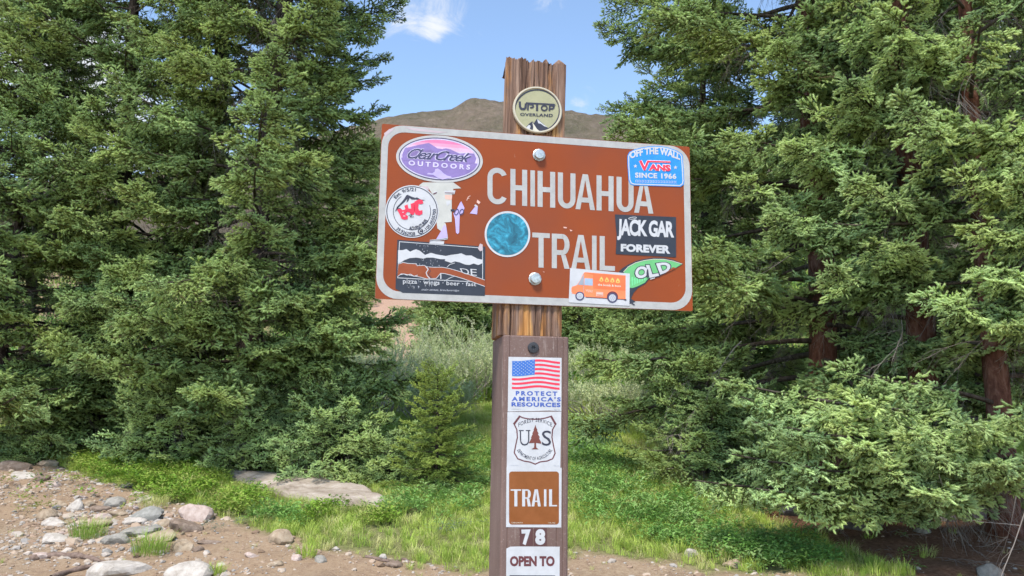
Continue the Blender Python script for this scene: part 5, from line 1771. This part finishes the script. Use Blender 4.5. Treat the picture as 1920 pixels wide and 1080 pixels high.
GK = 'stones on the trail at the lower left'
GG = 'stones in the grass and on the trail near the post'
GT = 'stones in the shade under the right hand spruces'
rocks = [  # px, py, w, h, colour, label, group
    (20, 875, 52, 22, 'brown', 'broad brown rock at the left edge of the trail', GK),
    (85, 869, 34, 18, 'tan', 'tan rock beside the herbs, right of the broad brown one', GK),
    (36, 894, 50, 13, 'pale', 'flat pale rock in front of the broad brown one', GK),
    (75, 896, 28, 18, 'brown', 'small brown rock against the flat pale one', GK),
    (98, 910, 26, 14, 'pink', 'small pinkish rock lowest of the group at the left edge', GK),
    (205, 944, 46, 22, 'grey', 'rounded grey stone at the back of the rock pile', GK),
    (157, 947, 30, 20, 'tan', 'tan stone at the back of the pile, beside the rounded grey one', GK),
    (136, 949, 30, 24, 'pale', 'upright light stone at the back left of the pile', GK),
    (105, 947, 28, 14, 'tan', 'thin tan stone at the far left back of the pile', GK),
    (184, 955, 40, 12, 'brown', 'flat olive brown stone wedged in the middle of the pile', GK),
    (266, 968, 60, 34, 'blue', 'large blue grey stone on top of the pile', GK),
    (84, 968, 38, 24, 'tan', 'tan angular stone at the left end of the pile', GK),
    (98, 980, 44, 18, 'pale', 'pale long stone leaning on the left tan one', GK),
    (187, 971, 30, 17, 'pink', 'pinkish stone in the centre of the pile', GK),
    (220, 965, 38, 12, 'tan', 'narrow tan stone left of the large blue grey one', GK),
    (242, 979, 46, 15, 'pale', 'cream slab below the large blue grey stone', GK),
    (172, 985, 56, 14, 'tan', 'buff flat stone behind the grass tuft', GK),
    (258, 999, 64, 22, 'grey', 'long grey stone in front of the pile', GK),
    (287, 992, 28, 18, 'blue', 'small bluish stone right of the long grey one', GK),
    (360, 963, 64, 42, 'pink', 'big angular pinkish white rock at the right end of the pile', GK),
    (343, 988, 54, 32, 'brown', 'brown wedge shaped rock below the big angular one', GK),
    (301, 983, 28, 18, 'tan', 'small tan stone between the blue grey and brown rocks', GK),
    (302, 1009, 64, 17, 'tan', 'flat tan slab at the front right of the pile', GK),
    (338, 1026, 42, 30, 'tan', 'yellowish blocky stone lowest at the right of the pile', GK),
    (94, 1013, 52, 21, 'pale', 'whitish stone alone left of the grass tuft', GK),
    (215, 1011, 50, 24, 'grey', 'pale grey stone just right of the grass tuft', GK),
    (249, 1031, 20, 13, 'grey', 'little grey stone below the pale grey one', GK),
    (274, 938, 34, 15, 'pale', 'pale stone half hidden by grass behind the pile', GK),
    (71, 1045, 32, 14, 'pink', 'small pink stone at the lower left above the root', GK),
    (215, 1072, 94, 40, 'pale', 'large cream rock cut by the bottom edge', GK),
    (350, 1078, 86, 34, 'pale', 'large whitish rock at the bottom edge, right of the cream one', GK),
    (385, 1018, 44, 9, 'brown', 'thin brown slab right of the pile', GK),
    (233, 912, 28, 9, 'dark', 'thin dark stone below the herbs', GK),
    (370, 1032, 18, 12, 'brown', 'little brown stone right of the yellowish block', GK),
    (528, 1012, 46, 28, 'tan', 'solitary angular tan rock at the grass edge', GG),
    (552, 1047, 20, 16, 'pink', 'small pink stone below the solitary tan rock', GG),
    (600, 1052, 24, 15, 'grey', 'small round grey stone at the foot of the grass', GG),
    (716, 1045, 17, 13, 'pale', 'small pale stone beside the root left of the post', GG),
    (470, 1042, 26, 12, 'pink', 'flat pinkish stone on bare trail below the verge', GG),
    (514, 1058, 28, 12, 'tan', 'flat tan stone near the bottom edge', GG),
    (738, 1060, 32, 12, 'brown', 'low brown stone under the root left of the post', GG),
    (628, 1030, 16, 8, 'pale', 'tiny pale stone at the edge of the grass', GG),
    (586, 942, 20, 22, 'grey', 'upright grey stone in front of the slab', GG),
    (1298, 1040, 34, 20, 'pale', 'whitish rounded stone in the green plants right of the post', GG),
    (1377, 1060, 36, 20, 'tan', 'tan stone right of the whitish one at the bottom', GG),
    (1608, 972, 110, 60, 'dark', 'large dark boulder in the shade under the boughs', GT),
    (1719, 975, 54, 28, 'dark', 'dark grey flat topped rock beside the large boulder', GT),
    (1779, 970, 38, 24, 'grey', 'grey wedge stone standing in the litter', GT),
    (1734, 996, 28, 14, 'grey', 'small grey stone in front of the flat topped rock', GT),
    (1868, 987, 20, 12, 'pale', 'small pale stone behind the hanging dead branch', GT),
    (1888, 1001, 18, 12, 'pale', 'second small pale stone behind the hanging dead branch', GT),
    (1856, 1073, 46, 34, 'grey', 'rounded pale grey rock at the bottom right', GT),
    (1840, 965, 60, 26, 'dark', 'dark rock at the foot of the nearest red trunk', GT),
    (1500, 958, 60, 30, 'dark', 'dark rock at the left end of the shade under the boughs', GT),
]
for i, (px, py, w, h, colr, lab, grp) in enumerate(rocks):
    p0 = ground(px, min(py + h * .30, 1100))
    D_ = p0.y
    sw = w / FPX * D_ / 2 * 1.12; sh = h / FPX * D_ * .62
    z0 = float(zg(p0.x, p0.y + sw * .5))
    me = rock_mesh(200 + i, sw, sw * .72, sh, RM[colr])
    o = link('rock', me, None, (p0.x, p0.y + sw * .35, z0 + sh * .10), lab, 'rock', grp)
    o.rotation_euler = (random.Random(i).uniform(-.12, .12), random.Random(i + 50).uniform(-.15, .15), random.Random(i + 9).uniform(-.3, .3))

# smaller stones strewn through and around the pile, none of them different from the next
rr = np.random.RandomState(77)
proto_small = [rock_mesh(400 + k, 1, .8, .6, RM[c_], res=2) for k, c_ in enumerate(['tan', 'pale', 'pink', 'grey', 'tan', 'pink'])]
for i in range(74):
    px = rr.normal(210, 95); py = rr.normal(985, 30)
    if i % 4 == 0: px, py = rr.uniform(0, 420), rr.uniform(905, 1079)
    if py > 1080 or py < 900 or px < 0: px, py = rr.uniform(60, 380), rr.uniform(940, 1060)
    p0 = ground(px, py)
    if dirt_mask(np.array([p0.x]), np.array([p0.y]))[0] < .6: continue
    s = rr.uniform(7, 17) / FPX * p0.y / 2
    o = link('small_stone', proto_small[i % 6], None, (p0.x, p0.y, float(zg(p0.x, p0.y)) + s * .15), 'small pale or tan stone lying loose among the bigger ones on the trail', 'stone', 'small loose stones around the rock pile')
    o.scale = (s, s, s * rr.uniform(.7, 1.1)); o.rotation_euler = (rr.uniform(-.3, .3), rr.uniform(-.3, .3), rr.uniform(0, 6.28))

# long flat slab
def slab():
    pts_ = [(418, 888), (470, 889), (540, 896), (620, 907), (690, 922), (724, 942), (716, 952), (660, 950), (600, 946), (540, 934), (480, 915), (432, 900)]
    G = [ground(*q) for q in pts_]
    cx_2 = sum(q.x for q in G) / len(G); cy_2 = sum(q.y for q in G) / len(G)
    cz = float(zg(cx_2, cy_2))
    V = []; F = []
    n = 60; rings = [(1.0, -.12), (1.0, .01), (.97, .045), (.92, .06), (.7, .075), (.45, .085), (.2, .09)]
    P = []
    for k in range(n):
        t = k / n * len(G); i0 = int(t); f = t - i0
        a, b = G[i0], G[(i0 + 1) % len(G)]
        P.append((a.x + (b.x - a.x) * f - cx_2, a.y + (b.y - a.y) * f - cy_2))
    for (sc2, hz) in rings:
        for (a, b) in P:
            xx, yy = a * sc2, b * sc2
            gz_ = float(zg(cx_2 + xx, cy_2 + yy)) - cz
            nz_ = .014 * vnoise(np.array([xx * 5]), np.array([yy * 9]), 77)[0] + .02 * vnoise(np.array([xx * 1.5]), np.array([yy * 3]), 78)[0]
            V.append((xx, yy, gz_ + hz + (nz_ if hz > 0 else 0)))
    for i in range(len(rings) - 1):
        for j in range(n): F.append((i * n + j, i * n + (j + 1) % n, (i + 1) * n + (j + 1) % n, (i + 1) * n + j))
    me = bpy.data.meshes.new('rock_slab')
    me.from_pydata(V, [], F + [tuple(range((len(rings) - 1) * n, len(rings) * n))])
    m = Mat('slab_stone', rough=.9, spec=.15)
    n1 = m.noise(3.5, 7, .7, vec=m.coord((1, 2.4, 1)), dist=.6); n2 = m.noise(60, 5, .7, vec=m.coord())
    c = m.ramp(n1, [(.3, (.16, .12, .09)), (.48, (.31, .255, .205)), (.7, (.43, .375, .32))])
    c = m.mix(m.maprange(n2, .6, .7), c, (.20, .15, .12)); m.color(c); m.bump(n1, .8, .03)
    me.materials.append(m.m)
    link('rock_slab', me, None, (cx_2, cy_2, cz), 'long flat pale rock slab lying below the low spruces', 'rock')
slab()

# gravel on the bare trail
peb = []
PEB = simple_rand_mat('pebble', [(.20, .135, .09), (.32, .225, .16), (.42, .33, .25), (.28, .26, .24), (.46, .39, .33)], rough=.9, spec=.15, trans=0)
for k in range(5):
    me = rock_mesh(500 + k, 1, .8, .5, PEB, nplanes=10, res=1, name='pebble_shape')
    peb.append(bpy.data.objects.new('pebble', me))
C_PEB = collection('pebbles', peb)
x, y, r = on_ground(60000, 106, -7.5, 7, 6.8, 12.5)
dm = dirt_mask(x, y); df = duff_mask(x, y)
pile = blob_field(x, y, [(210, 980, 190, 50), (60, 900, 120, 26), (200, 905, 80, 18)])
sel = (r.rand(len(x)) < dm * (.30 + .5 * pile + .2 * vnoise(x * 2, y * 2, 63)) * (1 - df) + df * .02) & (np.abs(x) < y * .68)
x, y = x[sel], y[sel]
s = .006 + .02 * r.rand(len(x)) ** 3 + .045 * (r.rand(len(x)) ** 14)
s = s * (1 + .5 * blob_field(x, y, [(210, 980, 190, 50)]))
put('gravel', C_PEB, x, y, s, r, 'scattered small gravel and pebbles over the bare reddish trail', cat='gravel', nvar=5, dz=.002, tilt=.4)

# fallen twigs in the litter
x, y, r = on_ground(420, 107, 1.5, 8, 7.2, 12)
df = duff_mask(x, y)
sel = df > .5
x, y = x[sel], y[sel]
put('fallen_twigs', DEAD, x, y, .25 + .5 * r.rand(len(x)), r, 'fallen dry twigs in the needle litter under the right hand spruces', cat='twigs', dz=.02, tilt=.1)

# grass tufts standing alone on the trail
for i, (px, py, w, h, lab) in enumerate([(165, 1010, 62, 38, 'thick grass tuft growing among the stones of the pile, left one'), (288, 955, 48, 26, 'grass tuft behind the blue grey stone at the back of the pile'),
                                         (282, 1040, 66, 42, 'grass tuft in front of the rock pile, near the small grey stone'), (574, 1045, 34, 26, 'grass tuft on the trail edge beside the small pink stone'), (400, 1078, 40, 20, 'grass tuft by the whitish rock at the bottom edge')]):
    p0 = ground(px, py); D_ = p0.y
    n = int(w * 4)
    o_ = blade_tuft(300 + i, n, h / FPX * D_ * 1.2, .0035, 1.0, w / FPX * D_ * .5)
    m_ = o_.data
    bpy.data.objects.remove(o_)
    link('grass_tuft', m_, None, (p0.x, p0.y, float(zg(p0.x, p0.y))), lab, 'grass tuft', 'lone grass tufts on the trail')

# roots lying across the trail
rt = Mat('root_wood', rough=.9, spec=.1); n_ = rt.noise(30, 5, .7, vec=rt.coord()); rt.color(rt.ramp(n_, [(.3, (.10, .065, .05)), (.7, (.26, .19, .155))])); rt.bump(n_, .6, .01)
for lab, P, rad in (('exposed brown root curving across the trail at the bottom left', [(55, 1052), (85, 1048), (120, 1047), (150, 1048), (175, 1052), (195, 1058)], .028),
                    ('second root below the first, at the bottom left edge', [(95, 1086), (130, 1076), (165, 1066), (200, 1062)], .022),
                    ('thin root snaking over the ground left of the post', [(684, 1046), (700, 1049), (716, 1053), (735, 1055), (760, 1051), (776, 1062)], .015)):
    G = [ground(*q) for q in P]
    c0 = G[0]
    path = [(q.x - c0.x, q.y - c0.y, float(zg(q.x, q.y)) - c0.z + rad * .5) for q in G]
    t = np.linspace(0, len(path) - 1, 22)
    pa = np.array(path)
    sm = np.stack([np.interp(t, range(len(path)), pa[:, k]) for k in range(3)], -1)
    sm[1:-1] = (sm[:-2] + sm[1:-1] * 2 + sm[2:]) / 4
    V, F = tube(sm, rad * (1 - .6 * np.linspace(-.6, 1, 22) ** 2) * (1 + .2 * np.sin(t * 5)), 8)
    link('root', mesh_np('root', V, F, mats=[rt.m], smooth=True), None, c0, lab, 'root', 'roots on the trail')

# ---- willows in the middle distance
def sprig(seed, L=.42, n=46, leaf=.045):
    rng = np.random.RandomState(seed)
    V, F = [], []
    for i in range(n):
        t = .15 + .85 * i / n
        c = np.array([.05 * math.sin(t * 4 + seed), .04 * math.cos(t * 3), t * L])
        a = rng.uniform(0, 6.28); d = np.array([math.cos(a), math.sin(a), rng.uniform(.3, 1.4)]); d /= np.linalg.norm(d)
        sd = np.cross(d, [.1, .2, 1]); sd /= np.linalg.norm(sd)
        l_ = leaf * rng.uniform(.7, 1.4)
        k = len(V)
        V += [c, c + d * l_ * .5 + sd * l_ * .17, c + d * l_, c + d * l_ * .5 - sd * l_ * .17]
        F += [(k, k + 1, k + 2, k + 3)]
    return bpy.data.objects.new('sprig', mesh_np('sprig_shape', V, F, mats=[WIL]))


C_WIL = collection('willow_sprigs', [sprig(80 + k) for k in range(4)])
wst = Mat('willow_stem', rough=.9, spec=.1); wst.color((.33, .29, .27))
bushes = [(700, 19, 1.7, 1.5, 'grey green willow bush at the right end of the left hand spruces'), (765, 21, 1.9, 1.6, 'pale willow bush left of the post, below the red earth bank'), (835, 22.5, 1.9, 1.7, 'pale willow bush directly behind the young spruce top'),
          (900, 23, 1.9, 1.6, 'willow bush just left of the brown post'), (955, 25, 2.0, 1.8, 'willow bush partly hidden behind the post'), (1090, 24, 1.5, 1.4, 'thin greyish willow bush just right of the post'),
          (1150, 25, 1.7, 1.5, 'willow bush behind the hanging boughs right of the post'), (1230, 23, 1.6, 1.4, 'willow bush deeper behind the right hand boughs'), (740, 26, 2.1, 1.8, 'willow bush at the foot of the red earth bank'),
          (870, 27, 2.2, 1.9, 'tallest willow bush below the small bank spruce'), (640, 20, 1.8, 1.6, 'willow bush seen through the low boughs left of the post'), (30, 19, 1.4, 1.5, 'pale bush beyond the spruces at the left edge'),
          (810, 17.5, .8, 1.0, 'low scrubby bush in the grass before the willows'), (1130, 18.5, .8, 1.1, 'low green bush in the meadow right of the post'), (1200, 17, .7, 1.0, 'low bush at the edge of the right hand boughs')]
for i, (px, D_, H_, R_, lab) in enumerate(bushes):
    rng = np.random.RandomState(700 + i)
    q = at(px, 800, D_); bz = float(zg(q.x, q.y))
    root = empty('willow_bush', (q.x, q.y, bz), lab, 'bush', 'willow bushes in the meadow')
    sp = Soup(4); P, Rr, S, I = [], [], [], []
    H_ = H_ * (.78 if i != 9 else .85)
    for k in range(34):
        a = rng.uniform(0, 6.28); r1 = R_ * math.sqrt(rng.rand()); h = H_ * (1 - .45 * (r1 / R_) ** 2) * rng.uniform(.75, 1.08)
        b = np.array([r1 * .45 * math.cos(a), r1 * .45 * math.sin(a), 0.0]); tpt = np.array([r1 * math.cos(a), r1 * math.sin(a), h])
        path = np.array([b + (tpt - b) * t + np.array([0, 0, .12 * math.sin(math.pi * t)]) + rng.randn(3) * .03 for t in np.linspace(0, 1, 6)])
        sp.add(*tube(path, np.linspace(.013, .004, 6), 4))
        for m_ in range(11):
            t = rng.uniform(.35, 1.0)
            c = np.array([np.interp(t * 5, range(6), path[:, j]) for j in range(3)]) + rng.randn(3) * .10
            P.append(c); Rr.append((rng.uniform(-.7, .7), rng.uniform(-.7, .7), rng.uniform(0, 6.28))); S.append(rng.uniform(.6, 1.15)); I.append(rng.randint(4))
    link('stems', sp.mesh('stems', [wst.m]), root, kind='stuff')
    scatter('foliage', C_WIL, P, Rr, S, I, root)

# scrub and grass on the far bank, too far to tell apart
x, y, r = on_ground(9000, 108, -34, 34, 22, 75)
bk = np.clip((np.exp(-((x / y + .125) / .06) ** 2) - .35) * 3, 0, 1)
sel = (np.abs(x) < y * .72) & (r.rand(len(x)) < 1 - bk * .97)
x, y = x[sel], y[sel]
C_SCRUB = collection('scrub', [herb_clump(90 + k, 46, .45, .5, .16, HERB2, .4) for k in range(2)] + [blade_tuft(95, 30, .5, .02, .8, .3)])
put('bank_scrub', C_SCRUB, x, y, .6 + 1.2 * r.rand(len(x)), r, 'green scrub and tall grass covering the slope beyond the willows', cat='undergrowth', nvar=3)

# boulders and stones on the far bank
for i, (px, py, w, h, c_, lab) in enumerate([(900, 650, 34, 26, 'brown', 'brown boulder on the bank just left of the post'), (812, 652, 22, 12, 'pale', 'pale stone on the bank below the small spruce'), (796, 600, 22, 12, 'pink', 'pink stones high on the red earth bank'),
                                             (778, 622, 22, 10, 'dark', 'dark clump on the bare red bank'), (915, 665, 26, 16, 'grey', 'grey stone below the brown boulder on the bank')]):
    p0 = at(px, py, 30); D_ = 30
    for D_ in np.arange(20, 50, .2):
        p0 = at(px, py, D_)
        if p0.z < float(zg(p0.x, p0.y)): break
    sw = w / FPX * D_ / 2; sh = h / FPX * D_ / 2
    link('rock', rock_mesh(600 + i, sw, sw * .8, sh, RM[c_], res=2), None, (p0.x, p0.y, float(zg(p0.x, p0.y)) + sh * .3), lab, 'rock', 'rocks on the far bank')
